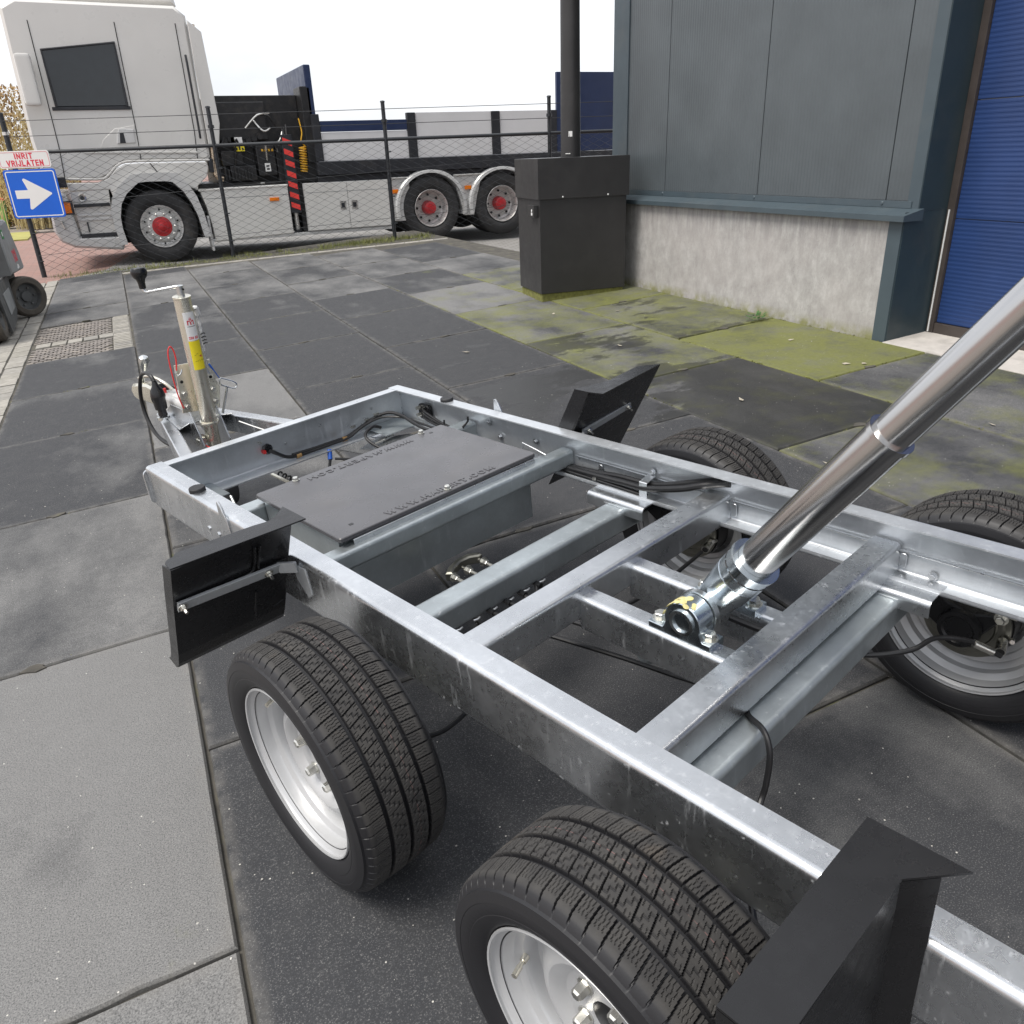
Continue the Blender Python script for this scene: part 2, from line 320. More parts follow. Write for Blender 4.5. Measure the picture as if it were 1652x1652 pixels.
# ---------------------------------------------------------------- mesh helpers
class MB:
    def __init__(s): s.v = []; s.f = []
    def add(s, vs, fs):
        o = len(s.v); s.v += [tuple(map(float, p)) for p in vs]; s.f += [tuple(o + i for i in f) for f in fs]; return s
    def box(s, x0, x1, y0, y1, z0, z1, bev=0., rot=None):
        if bev <= 0:
            p = [(x0, y0, z0), (x1, y0, z0), (x1, y1, z0), (x0, y1, z0), (x0, y0, z1), (x1, y0, z1), (x1, y1, z1), (x0, y1, z1)]
            f = [(3, 2, 1, 0), (4, 5, 6, 7), (0, 1, 5, 4), (1, 2, 6, 5), (2, 3, 7, 6), (3, 0, 4, 7)]
        else:
            bm = bmesh.new(); bmesh.ops.create_cube(bm, size=1)
            for q in bm.verts: q.co = Vector(((x0 + x1) / 2 + q.co.x * (x1 - x0), (y0 + y1) / 2 + q.co.y * (y1 - y0), (z0 + z1) / 2 + q.co.z * (z1 - z0)))
            b = min(bev, .45 * min(x1 - x0, y1 - y0, z1 - z0))
            bmesh.ops.bevel(bm, geom=bm.edges[:], offset=b, segments=2, profile=.6, affect='EDGES')
            bm.verts.index_update(); p = [q.co.copy() for q in bm.verts]; f = [[q.index for q in a.verts] for a in bm.faces]; bm.free()
        if rot is not None: p = [rot @ Vector(q) for q in p]
        return s.add(p, f)
    def prism(s, poly, a, b, axes='xz', bev=0.):
        """polygon in two axes extruded between a and b along the third"""
        n = len(poly)
        k = {'xz': lambda u, v, w: (u, w, v), 'yz': lambda u, v, w: (w, u, v), 'xy': lambda u, v, w: (u, v, w)}[axes]
        if bev > 0:
            def inset(pl, d):
                r = []
                for i in range(n):
                    p0, p1, p2 = Vector(pl[i - 1]), Vector(pl[i]), Vector(pl[(i + 1) % n])
                    e1 = (p1 - p0).normalized(); e2 = (p2 - p1).normalized(); nn = Vector((-(e1 + e2).y, (e1 + e2).x))
                    if nn.length < 1e-6: nn = Vector((-e1.y, e1.x))
                    nn.normalize(); c = max(.35, nn.dot(Vector((-e1.y, e1.x)))); r.append(tuple(p1 + nn * d / c))
                return r
            area = sum(poly[i - 1][0] * poly[i][1] - poly[i][0] * poly[i - 1][1] for i in range(n))
            ins = inset(poly, bev if area > 0 else -bev); sg = 1 if b > a else -1
            rings = [(ins, a), (poly, a + sg * bev), (poly, b - sg * bev), (ins, b)]
        else: rings = [(poly, a), (poly, b)]
        p = [k(u, v, w) for pl, w in rings for (u, v) in pl]; f = []
        for r in range(len(rings) - 1):
            for i in range(n):
                j = (i + 1) % n; f.append((r * n + i, r * n + j, (r + 1) * n + j, (r + 1) * n + i))
        f.append(tuple(range(n))[::-1]); f.append(tuple((len(rings) - 1) * n + i for i in range(n)))
        return s.add(p, f)
    def sweep(s, prof, p0, p1, up=(0, 0, 1), cap=True):
        """closed 2D profile (right, up) extruded from p0 to p1"""
        p0, p1 = Vector(p0), Vector(p1); d = (p1 - p0).normalized(); r = d.cross(Vector(up)).normalized(); u = r.cross(d)
        n = len(prof); p = [q + r * a + u * c for q in (p0, p1) for (a, c) in prof]
        f = [(i, (i + 1) % n, n + (i + 1) % n, n + i) for i in range(n)]
        if cap: f += [tuple(range(n))[::-1], tuple(range(n, 2 * n))]
        return s.add(p, f)
    def tube(s, path, r, seg=10, cap=True, smooth=0):
        pts = [Vector(q) for q in path]
        if smooth:
            res = []
            for i in range(len(pts) - 1):
                a, b_, c, d = pts[max(i - 1, 0)], pts[i], pts[i + 1], pts[min(i + 2, len(pts) - 1)]
                for k in range(smooth):
                    t = k / smooth
                    res.append(.5 * ((2 * b_) + (c - a) * t + (2 * a - 5 * b_ + 4 * c - d) * t * t + (3 * b_ - a - 3 * c + d) * t ** 3))
            pts = res + [pts[-1]]
        rad = r if hasattr(r, '__len__') else [r] * len(pts)
        n = len(pts); t0 = (pts[1] - pts[0]).normalized(); a = t0.orthogonal().normalized(); P = []
        for i in range(n):
            t = (pts[min(i + 1, n - 1)] - pts[max(i - 1, 0)]).normalized(); a = (a - t * a.dot(t)).normalized(); b = t.cross(a)
            for k in range(seg):
                g = 2 * math.pi * k / seg; P.append(pts[i] + (a * math.cos(g) + b * math.sin(g)) * rad[min(i, len(rad) - 1)])
        F = [(i * seg + k, i * seg + (k + 1) % seg, (i + 1) * seg + (k + 1) % seg, (i + 1) * seg + k) for i in range(n - 1) for k in range(seg)]
        if cap: F += [tuple(range(seg))[::-1], tuple((n - 1) * seg + k for k in range(seg))]
        return s.add(P, F)
    def cyl(s, p0, p1, r, seg=20, r1=None): return s.tube([p0, p1], [r, r if r1 is None else r1], seg)
    def lathe(s, prof, seg=48, origin=(0, 0, 0), axis=(1, 0, 0), closed=False, cap=False):
        """profile of (axial, radius)"""
        ax = Vector(axis).normalized(); a = ax.orthogonal().normalized(); b = ax.cross(a); o = Vector(origin); m = len(prof)
        P = [o + ax * x + (a * math.cos(2 * math.pi * k / seg) + b * math.sin(2 * math.pi * k / seg)) * r for k in range(seg) for (x, r) in prof]
        F = []
        for k in range(seg):
            k2 = (k + 1) % seg
            for i in range(m if closed else m - 1):
                j = (i + 1) % m; F.append((k * m + i, k2 * m + i, k2 * m + j, k * m + j))
        if cap: F += [tuple(k * m for k in range(seg)), tuple(k * m + m - 1 for k in range(seg))[::-1]]
        return s.add(P, F)
    def hexbolt(s, p, d=(0, 0, 1), r=.009, h=.007, washer=True):
        p = Vector(p); d = Vector(d).normalized()
        if washer: s.tube([p, p + d * .0015], r * 1.45, 16); p = p + d * .0015
        s.tube([p, p + d * h * .85, p + d * h], [r, r, r * .86], 6)
        return s
    def xf(s, m, start=0):
        for i in range(start, len(s.v)): s.v[i] = tuple(m @ Vector(s.v[i]))
        return s
    def mesh(s, name, sharp=35):
        me = bpy.data.meshes.new(name); me.from_pydata(s.v, [], s.f); me.update()
        bm = bmesh.new(); bm.from_mesh(me); bmesh.ops.recalc_face_normals(bm, faces=bm.faces[:]); bm.to_mesh(me); bm.free()
        me.polygons.foreach_set('use_smooth', [True] * len(me.polygons)); me.set_sharp_from_angle(angle=R(sharp)); return me

def mk(name, data, mat, parent=None, mats=None):
    o = bpy.data.objects.new(name, data); col.objects.link(o)
    if data is not None:
        for m in ([mat] if mats is None else mats):
            if m is not None and len(data.materials) < (1 if mats is None else len(mats)): data.materials.append(m)
    if parent is not None: o.parent = parent
    if data is not None and len(data.polygons) < 6000 and name not in ('leaves', 'stems', 'wire_mesh'):
        wn = o.modifiers.new('flat faces', 'WEIGHTED_NORMAL'); wn.keep_sharp = True; wn.weight = 60
    return o
def part(name, mb, mat, parent=None, sharp=35): return mk(name, mb.mesh(name, sharp), M[mat] if isinstance(mat, str) else mat, parent)
def tag(o, label=None, cat=None, group=None, kind=None):
    if label: o['label'] = label
    if cat: o['category'] = cat
    if group: o['group'] = group
    if kind: o['kind'] = kind
    return o
def thing(name, label, cat, matrix=None, group=None):
    o = bpy.data.objects.new(name, None); col.objects.link(o); o.empty_display_size = .2
    if matrix is not None: o.matrix_world = matrix
    return tag(o, label, cat, group)
def arc(cx, cy, rx, ry, a0, a1, n=8): return [(cx + rx * math.cos(R(a0 + (a1 - a0) * i / n)), cy + ry * math.sin(R(a0 + (a1 - a0) * i / n))) for i in range(n + 1)]
STROKES = {   # letter: (width, strokes) on a unit cap height
    'I': (.0, [[(0, 0), (0, 1)]]), 'N': (.55, [[(0, 0), (0, 1)], [(0, 1), (.55, 0)], [(.55, 0), (.55, 1)]]), 'T': (.56, [[(0, 1), (.56, 1)], [(.28, 1), (.28, 0)]]),
    'R': (.54, [[(0, 0), (0, 1)], [(0, 1)] + arc(.28, .75, .24, .25, 90, -90) + [(0, .5)], [(.28, .5), (.54, 0)]]), 'P': (.52, [[(0, 0), (0, 1)], [(0, 1)] + arc(.28, .74, .24, .26, 90, -90) + [(0, .48)]]),
    'V': (.62, [[(0, 1), (.31, 0)], [(.31, 0), (.62, 1)]]), 'J': (.42, [[(.42, 1), (.42, .24)] + arc(.21, .24, .21, .24, 0, -180)]), 'L': (.46, [[(0, 1), (0, 0)], [(0, 0), (.46, 0)]]),
    'A': (.62, [[(0, 0), (.31, 1)], [(.31, 1), (.62, 0)], [(.13, .33), (.49, .33)]]), 'E': (.48, [[(0, 0), (0, 1)], [(0, 1), (.48, 1)], [(0, .52), (.43, .52)], [(0, 0), (.48, 0)]]),
    'W': (.92, [[(0, 1), (.23, 0)], [(.23, 0), (.46, 1)], [(.46, 1), (.69, 0)], [(.69, 0), (.92, 1)]]), 'M': (.74, [[(0, 0), (0, 1)], [(0, 1), (.37, .1)], [(.37, .1), (.74, 1)], [(.74, 1), (.74, 0)]]),
    'H': (.56, [[(0, 0), (0, 1)], [(.56, 0), (.56, 1)], [(0, .5), (.56, .5)]]), 'C': (.60, [arc(.32, .5, .32, .5, 45, 315, 14)]), 'O': (.68, [arc(.34, .5, .34, .5, 0, 360, 20)]), '.': (.0, [[(0, -.02), (0, .10)]]),
    'K': (.54, [[(0, 0), (0, 1)], [(.54, 1), (.02, .42)], [(.2, .62), (.54, 0)]]), 'G': (.62, [arc(.32, .5, .32, .5, 45, 330, 14), [(.36, .45), (.62, .45)], [(.62, .45), (.62, .1)]]),
    '2': (.5, [[(0, .74)] + arc(.25, .74, .25, .26, 170, -30) + [(.0, .0)], [(0, 0), (.52, 0)]]), '5': (.5, [[(.46, 1), (.08, 1)], [(.08, 1), (.03, .52)], [(.03, .52)] + arc(.22, .33, .28, .33, 110, -140)]), '0': (.54, [arc(.27, .5, .27, .5, 0, 360, 18)]), ' ': (.2, [])}
def stroke_text(s_, width, height, t, depth, gap=.24):
    """block lettering built from strokes, centred; returns a mesh builder"""
    x = 0; items = []
    for ch in s_:
        wd, st_ = STROKES[ch]; items.append((x, st_)); x += wd + gap + t
    tot = x - gap - t; kx = (width - t * height) / tot if tot else 1; q = MB(); n = 0
    for x0, st_ in items:
        for pl in st_:
            pts = [Vector(((x0 + a) * kx - width / 2 + t * height / 2, (b - .5) * height * (1 - t))) for a, b in pl]; L_, R_ = [], []
            m = len(pts)
            for i in range(m):
                d = (pts[min(i + 1, m - 1)] - pts[max(i - 1, 0)]).normalized(); nn = Vector((-d.y, d.x)) * t * height / 2
                e = d * (t * height / 2) * (-1 if i == 0 else 1 if i == m - 1 else 0) * (0 if (pts[0] - pts[-1]).length < 1e-6 else .98)
                L_.append(tuple(pts[i] + nn + e)); R_.append(tuple(pts[i] - nn + e))
            for i in range(m - 1): q.prism([L_[i], L_[i + 1], R_[i + 1], R_[i]], -.0004, depth + .00004 * (n % 5), 'xy')
            n += 1
    return q
def block_letters(s_, width, height, t, mat, parent, m, depth, gap=.24, name='lettering'):
    o = mk(name, stroke_text(s_, width, height, t, depth, gap).mesh(name), M[mat], parent); o.matrix_local = m; return o
def mat3(xa, ya, loc):
    """matrix with local x, y axes and a location"""
    x = Vector(xa).normalized(); y = Vector(ya); y = (y - x * y.dot(x)).normalized(); z = x.cross(y)
    m = Matrix((x, y, z)).transposed().to_4x4(); m.translation = Vector(loc); return m
def ribbon(path, t, rad=.0, n=5):
    """open 2D path -> closed outline of thickness t, corners rounded (outer radius rad)"""
    P = [Vector(p) for p in path]; c = [P[0]]
    for i in range(1, len(P) - 1):
        a = (P[i - 1] - P[i]).normalized(); b = (P[i + 1] - P[i]).normalized()
        ang = a.angle(b); d = min(rad / math.tan(ang / 2), .45 * (P[i - 1] - P[i]).length, .45 * (P[i + 1] - P[i]).length)
        s_, e_ = P[i] + a * d, P[i] + b * d
        for k in range(n + 1):
            q = k / n; c.append((s_ * (1 - q) + P[i] * q) * (1 - q) + (P[i] * (1 - q) + e_ * q) * q)
    c.append(P[-1]); L, Rr = [], []
    for i in range(len(c)):
        d = (c[min(i + 1, len(c) - 1)] - c[max(i - 1, 0)]).normalized(); nn = Vector((-d.y, d.x)); L.append(tuple(c[i])); Rr.append(tuple(c[i] + nn * t))
    return L + Rr[::-1]
def rrect(x0, x1, y0, y1, r, n=4):
    o = []
    for cx, cy, a0 in ((x1 - r, y1 - r, 0), (x0 + r, y1 - r, 90), (x0 + r, y0 + r, 180), (x1 - r, y0 + r, 270)):
        for k in range(n + 1):
            a = R(a0 + 90 * k / n); o.append((cx + r * math.cos(a), cy + r * math.sin(a)))
    return o

# ================================================================ SETTING: yard, slabs, street
def structure(name, mb, mat, matrix=None, parent=None):
    o = part(name, mb, mat, parent); o['kind'] = 'structure'
    if matrix is not None: o.matrix_world = matrix
    return o
def grid_sheet(x0, x1, y0, y1, z, n=2):
    m = MB(); m.add([(x0, y0, z), (x1, y0, z), (x1, y1, z), (x0, y1, z)], [(0, 1, 2, 3)]); return m
street = structure('street', grid_sheet(-400, 400, -120, 900, -.50), 'street')
# raised street surface beyond the fence: red brick on the left, grey parking bay under the truck
m = MB(); m.add([(-60, 12.9, -.075), (-1.05, 12.9, -.075), (-.35, 13.6, -.032), (.75, 19.5, -.03), (.75, 23, -.03), (-60, 23, -.03), (-60, 13.4, -.05)], [(0, 1, 2, 3, 4, 5, 6)])
structure('brick_road', m, 'street')
m = MB(); m.add([(-1.05, 12.9, -.0712), (6.0, 11.0, -.16), (14, 11.0, -.16), (14, 23, -.028), (.75, 23, -.0265), (.75, 19.5, -.0265), (-.35, 13.6, -.028)], [(0, 1, 2, 3, 4, 5, 6)])
structure('parking_bay', m, 'parking')
m = MB(); m.box(-60, -1.9, 20.9, 23.5, -.2, .0, .0); structure('grass_verge', m, 'verge')
m = MB(); m.box(-60, 60, 23.5, 60, -.3, -.02); structure('far_ground', m, 'path')

yard = MB(); yard.box(-1.27, 4.31, -3.2, 13.1, -.30, -.014)
yard = structure('yard', yard, 'soil', M_YD)
m = MB(); m.box(-14, -1.285, -3.2, 12.88, -.30, -.006); structure('pavement', m, 'path', M_YD)

LN = [-.968 + .82 * i for i in range(7)]
strips = {0: [-2.6, -1.34, -.10, 1.165, 2.437, 3.712, 4.990, 6.08, 7.265],
          '0b': [9.02, 9.90, 11.19, 12.45, 13.1],
          1: [-3.2, -2.03, -.76, .50, 1.78, 3.06, 4.355, 5.63, 6.86, 8.10, 9.37, 10.65, 11.95, 12.5],
          2: [-2.65, -1.4, -.14, 1.12, 2.40, 3.68, 4.955, 6.235, 7.44, 8.70, 9.95, 11.2, 12.1],
          3: [-3.2, -2.0, -.74, .50, 1.77, 3.045, 4.30, 5.57, 6.85, 8.02, 9.28, 10.55, 11.9],
          4: [-2.6, -1.33, -.05, 1.19, 2.445, 3.688, 4.907, 6.25, 7.48, 8.75, 10.0, 11.5],
          5: [-3.2, -1.95, -.68, .55, 1.80, 3.045, 4.29, 5.57, 6.85, 8.1, 9.4, 11.1]}
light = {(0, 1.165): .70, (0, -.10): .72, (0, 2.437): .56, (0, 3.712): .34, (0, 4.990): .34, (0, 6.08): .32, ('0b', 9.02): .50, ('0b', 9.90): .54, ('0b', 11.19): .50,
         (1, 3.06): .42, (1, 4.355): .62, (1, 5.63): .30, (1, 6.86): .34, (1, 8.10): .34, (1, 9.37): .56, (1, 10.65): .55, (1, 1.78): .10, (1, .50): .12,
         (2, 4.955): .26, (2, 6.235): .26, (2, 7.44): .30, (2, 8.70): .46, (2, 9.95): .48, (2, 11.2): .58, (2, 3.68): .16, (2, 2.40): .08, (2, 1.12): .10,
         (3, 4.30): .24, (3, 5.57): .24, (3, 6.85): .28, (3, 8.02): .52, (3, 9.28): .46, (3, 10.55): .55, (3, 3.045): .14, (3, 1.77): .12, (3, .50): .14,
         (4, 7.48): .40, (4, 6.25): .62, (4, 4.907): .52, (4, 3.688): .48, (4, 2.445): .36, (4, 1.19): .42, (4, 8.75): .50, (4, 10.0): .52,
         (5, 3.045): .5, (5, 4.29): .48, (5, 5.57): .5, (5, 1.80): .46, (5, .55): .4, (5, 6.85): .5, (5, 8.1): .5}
moss = {(5, 3.045): .95, (5, 4.29): .70, (5, 5.57): .80, (5, 1.80): .46, (5, .55): .42, (4, 6.25): .40, (4, 4.907): .62, (4, 7.48): .26, (4, 3.688): .62, (4, 2.445): .36, (4, 1.19): .46, (5, 6.85): .5}
wet = {(5, 4.29): .44, (4, 4.907): .24, (4, 3.688): .46, (4, 2.445): .66, (3, 4.30): .36, (3, 3.045): .5}
cache = {}
spots = []
def slab_mesh(w_, h_):
    """slab with a slightly chipped rim; the 'edge' attribute is 1 at the rim and 0 inside"""
    pts = []
    nx, ny = max(3, int(w_ / .055)), max(3, int(h_ / .055))
    for i in range(nx): pts.append((-w_ / 2 + w_ * i / nx, -h_ / 2))
    for i in range(ny): pts.append((w_ / 2, -h_ / 2 + h_ * i / ny))
    for i in range(nx): pts.append((w_ / 2 - w_ * i / nx, h_ / 2))
    for i in range(ny): pts.append((-w_ / 2, h_ / 2 - h_ * i / ny))
    n = len(pts); vs_, at = [], []
    jit = np.abs(rng.normal(0, .0006, n)) + (rng.random(n) < .04) * rng.uniform(.002, .006, n)
    for (ins, z, e, jk) in ((0, -.03, 1, 0), (.001, -.006, 1, 1), (.006, 0, .93, 1), (.035, 0, .0, .0)):
        for (x, y), j in zip(pts, jit):
            d = ins + j * jk; vs_.append((x * (1 - 2 * d / w_), y * (1 - 2 * d / h_), z)); at.append(e)
    F = [(r * n + i, r * n + (i + 1) % n, (r + 1) * n + (i + 1) % n, (r + 1) * n + i) for r in range(3) for i in range(n)]
    F.append(tuple(3 * n + i for i in range(n)))
    me = bpy.data.meshes.new('concrete_slab'); me.from_pydata(vs_, [], F); me.update()
    a = me.attributes.new('edge', 'FLOAT', 'POINT'); a.data.foreach_set('value', np.array(at, np.float32))
    me.materials.append(M['slab']); return me
for k, js in strips.items():
    i = 0 if k == '0b' else k
    for b0, b1 in zip(js[:-1], js[1:]):
        x0, x1 = LN[i] + .0032, LN[i + 1] - .0032; y0, y1 = b0 + .0026, b1 - .0026
        if i == 5: x1 = 3.950
        w_, h_ = round(x1 - x0, 3), round(y1 - y0, 3)
        key = (w_, h_, int(rng.integers(2)))
        if key not in cache: cache[key] = slab_mesh(w_, h_)
        o = mk('concrete_slab', cache[key], None, yard)
        o.location = ((x0 + x1) / 2, (y0 + y1) / 2, rng.uniform(-.0025, .0025)); o.rotation_euler = (rng.normal(0, .0012), rng.normal(0, .0012), rng.normal(0, .0015))
        if b1 <= -1: o.location.z -= .002
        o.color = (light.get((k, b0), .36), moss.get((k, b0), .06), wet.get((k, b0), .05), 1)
        spots.append(((x0 + x1) / 2, b0)); 
# narrow edging setts on the left
for r_, (x0, x1) in enumerate(((-1.118, -.976), (-1.266, -1.124))):
    y = 1.6 + .1 * r_; bm_ = MB(); bm_.box(-.066, .066, -.103, .103, -.04, 0, .006); me = bm_.mesh('paving_brick'); me.materials.append(M['sett'])
    while y < 13.0:
        o = mk('paving_brick', me, None, yard); o.location = ((x0 + x1) / 2, y, rng.uniform(-.008, -.001)); o.rotation_euler = (rng.normal(0, .008), rng.normal(0, .008), rng.normal(0, .012)); y += .214
# a row of setts along the foot of the fence
for i in range(26):
    t = i / 25; x = -.85 + 5.0 * t; y = 13.06 - .318 * (x + .968) + .0
    o = mk('paving_brick', me, None, yard); o.location = (x, y, -.006); o.rotation_euler = (0, 0, R(90 - 17.5) + rng.normal(0, .02))

# drain covers with cobbled tops, stones between them and a ribbed grate
for (y0, y1, lab) in ((8.14, 8.99, 'farther cobble patterned drain cover set in the slabs by the kerb bricks'), (7.28, 7.90, 'nearer cobble patterned drain cover set in the slabs, dirtier light joints')):
    t = thing('drain_cover', lab, 'drain cover', M_YD @ Matrix.Translation((-.645, (y0 + y1) / 2, 0)), 'cobbled drain covers in the yard')
    h = (y1 - y0) / 2; q = MB(); q.box(-.318, .318, -h, h, -.03, -.012, .004); part('cover_plate', q, 'soil', t)
    q = MB()
    for iy in range(int((y1 - y0) / .05)):
        yy = -h + .03 + iy * .05; ox = .03 * (iy % 2)
        for ix in range(10):
            xx = -.29 + ix * .062 + ox
            if xx > .30: continue
            e = (xx / .30) ** 2 + (yy / (h * .9)) ** 2
            a = math.atan2(yy, xx) if e > .45 else 0
            q.box(xx - .025, xx + .025, yy - .019, yy + .019, -.014, -.003 + rng.uniform(-.003, .002) + (.003 if e < 1 else -.002), .004)
    o = part('cobble_top', q, 'iron', t); o['kind'] = 'stuff'
q = MB(); q.box(-.058, .058, -.082, .082, -.03, 0, .005); me = q.mesh('stone_block'); me.materials.append(M['sett'])
for i in range(5):
    o = mk('stone_block', me, None, yard); o.location = (-.88 + .128 * i, 8.02, -.002); o.rotation_euler = (0, 0, rng.normal(0, .02))
t = thing('channel_grate', 'narrow ribbed concrete grate beside the drain covers', 'grate', M_YD @ Matrix.Translation((-.238, 8.14, 0)))
q = MB(); q.box(-.075, .075, -.86, .86, -.03, -.012); part('channel', q, 'sett', t)
q = MB(); q.box(-.07, .07, -.026, .026, -.014, .0, .006); me = q.mesh('grate_bar'); me.materials.append(M['sett'])
for i in range(23):
    o = mk('grate_bar', me, None, t); o.location = (0, -.83 + i * .0755, -.001)

# ================================================================ TRAILER
trailer = thing('tipper_trailer', 'galvanised tandem axle tipper trailer chassis without its bed, ram raised', 'trailer', M_TR)
T = trailer
# C-channel side beams
def channel(x_out, sgn, top, bot, fl, t=.0042, r=.009):
    """C profile: web at x_out, flanges towards -sgn"""
    return ribbon([(x_out - sgn * fl, top), (x_out, top), (x_out, bot), (x_out - sgn * fl, bot), (x_out - sgn * fl, bot + .010)][: (5)], t * (1 if sgn < 0 else -1) * -1, r)
for sgn in (-1, 1):
    q = MB(); pr = channel(.477 * sgn, sgn, .515, .388, .048)
    q.prism(pr, -1.15, 2.44, 'xz'); part('side_beam', q, 'galv' if sgn < 0 else 'galv_lit', T)
# a welded rail line along the inside of the right beam web
q = MB(); q.box(.4665, .4722, -1.1, 1.00, .441, .4445, .001); q.box(.4665, .4722, 1.065, 1.54, .441, .4445, .001); part('weld_seam', q, 'galv_light', T)
# front beam
q = MB(); pr = ribbon([(2.392, .5135), (2.4385, .5135), (2.4385, .390), (2.374, .390)], .0042, .010); q.prism([(y, z) for y, z in pr], -.4725, .4725, 'yz'); part('front_beam', q, 'galv_lit', T)
for sgn in (-1, 1):
    q = MB(); q.prism(rrect(.402, .493, .396, .508, .018), 2.4402, 2.4462, 'xz', .0015)
    if sgn < 0: q.xf(Matrix.Scale(-1, 4, (1, 0, 0)))
    part('end_plate', q, 'galv', T)
    q = MB(); x0, x1 = sorted((sgn * .30, sgn * .466)); q.box(x0, x1, 2.30, 2.434, .397, .401, .001); part('corner_gusset', q, 'galv_dull', T)
# crossmembers: C sections open to the front
def xmember(y0, y1, z0, z1, name='crossmember', mat='galv_light', x=.4695):
    q = MB(); pr = ribbon([(y1, z1), (y0, z1), (y0, z0), (y1, z0)], -.004, .007); q.prism(pr, -x, x, 'yz'); o = part(name, q, mat, T)
    for sx in (-1, 1):      # weld bead and bolt hole at the ends
        q = MB(); q.tube([(sx * .4685, y0 - .001, z0 + .012 + i * .006) for i in range(int((z1 - z0 - .018) / .006))], [.0032 + .0012 * math.sin(i * 2.3) for i in range(40)], 7); 
        part('weld_bead', q, 'galv_light', o)
        q = MB(); q.cyl((sx * .445, (y0 + y1) / 2 + .004, z1 - .0005), (sx * .445, (y0 + y1) / 2 + .004, z1 + .0006), .0065, 16); part('bolt_hole', q, 'hole', o)
    return o
xmember(1.552, 1.590, .412, .455, mat='galv_dull')
xmember(1.005, 1.062, .381, .455)
xmember(.577, .632, .381, .455)
xmember(2.000, 2.045, .405, .455, mat='galv_dull')
xmember(-.45, -.39, .381, .455)
# longitudinal members carrying the ram
for x0, x1 in ((-.101, -.060), (.070, .109)):
    q = MB(); pr = ribbon([(x1, .430), (x0, .430), (x0, .352), (x1, .352)], -.004, .009); q.prism(pr, .634, 1.0035, 'xz'); o = part('longitudinal_member', q, 'galv', T)
    q = MB(); q.tube([(x0 + .001, 1.002, .36 + i * .006) for i in range(12)], .003, 7); q.tube([(x0 + .003 + i * .006, 1.003, .4315) for i in range(6)], .003, 7); part('weld_bead', q, 'galv_light', o)
    for y in (.975, .655):
        q = MB(); q.cyl(((x0 + x1) / 2, y, .4298), ((x0 + x1) / 2, y, .4308), .005, 14); part('bolt_hole', q, 'hole', o)
# torsion axles
WHEEL_Y = (1.195, .446)
for yw in WHEEL_Y:
    yc = yw + .122
    q = MB(); q.prism(rrect(yc - .0375, yc + .0375, .298, .370, .014, 4), -.462, .462, 'yz'); ax = part('axle_tube', q, 'galv_dull' , T)
    q = MB()
    for i in range(6 if yw > 1 else 0):
        x = -.24 + i * .056; q.tube([(x, yc - .036, .297), (x + .010, yc - .039, .297), (x + .020, yc - .036, .297)], .0030, 7)
    (part('weld_bead', q, 'galv_light', ax) if yw > 1 else None)
    for sx in (-1, 1):
        q = MB(); pr = ribbon([(.385, .352), (.385, .3862), (.470, .3862)], .004, .012); pr = [(sx * a, b) for a, b in pr]
        q.prism(pr, yc - .10, yc + .10, 'xz'); br = part('axle_bracket', q, 'galv_light', ax)
        q = MB()
        q.tube([(sx * .383, yc - .036 + i * .006, .372) for i in range(13)], .003, 7); part('weld_bead', q, 'galv_light', ax)
        # trailing arm, backing plate, hub
        q = MB(); arm = [(yc + .03, .345), (yc + .034, .315), (yc, .292), (yw + .03, .232), (yw - .02, .226), (yw - .040, .250), (yw - .072, .300), (yw - .070, .318), (yw - .02, .302), (yw + .03, .312), (yc - .03, .350)]
        q.prism(arm, sx * .532, sx * .560, 'yz', .004)
        q.lathe([(0, .0), (0, .044), (.010, .046), (.020, .043), (.021, .034), (.016, .030), (.016, 0)], 32, (sx * .534, yw, .2625), (-sx, 0, 0)); q.cyl((sx * .47, yc, .334), (sx * .545, yc, .334), .03, 20)
        arm_o = part('trailing_arm', q, 'black_paint', ax)
        q = MB(); q.hexbolt((sx * .530, yw - .075, .315), (-sx, 0, 0), .010, .012); part('arm_bolt', q, 'bolt', arm_o)
        q = MB(); q.lathe([(.0, .03), (.0, .088), (-.006, .092), (-.012, .092), (-.012, .080), (-.016, .076), (-.016, .03)], 48, (sx * .575, yw, .2625), (sx, 0, 0))
        q.lathe([(-.016, .060), (-.019, .063), (-.016, .066)], 48, (sx * .575, yw, .2625), (sx, 0, 0)); drum = part('brake_backplate', q, 'olive_zinc', ax)
        q = MB(); q.lathe([(0, .02), (0, .094), (.045, .096), (.045, .02)], 40, (sx * .578, yw, .2625), (sx, 0, 0)); part('brake_drum', q, 'black_paint', ax)
        q = MB(); q.cyl((sx * .557, yw - .080, .245), (sx * .520, yw - .088, .240), .011, 18); part('cable_anchor', q, 'bolt', ax)
        q = MB(); q.tube([(sx * .557, yw - .098, .256), (sx * .538, yw - .102, .262)], .005, 10); part('bleed_pin', q, 'bolt', ax)
        q = MB(); q.box(sx * .5555 - .002, sx * .5555 + .002, yw - .100, yw - .070, .306, .312, .001); part('inspection_slot', q, 'bolt', ax)
        q = MB(); q.cyl((sx * .522, yw - .0876, .2403), (sx * .5185, yw - .0885, .2396), .0085, 16); part('anchor_hole', q, 'hole', ax)

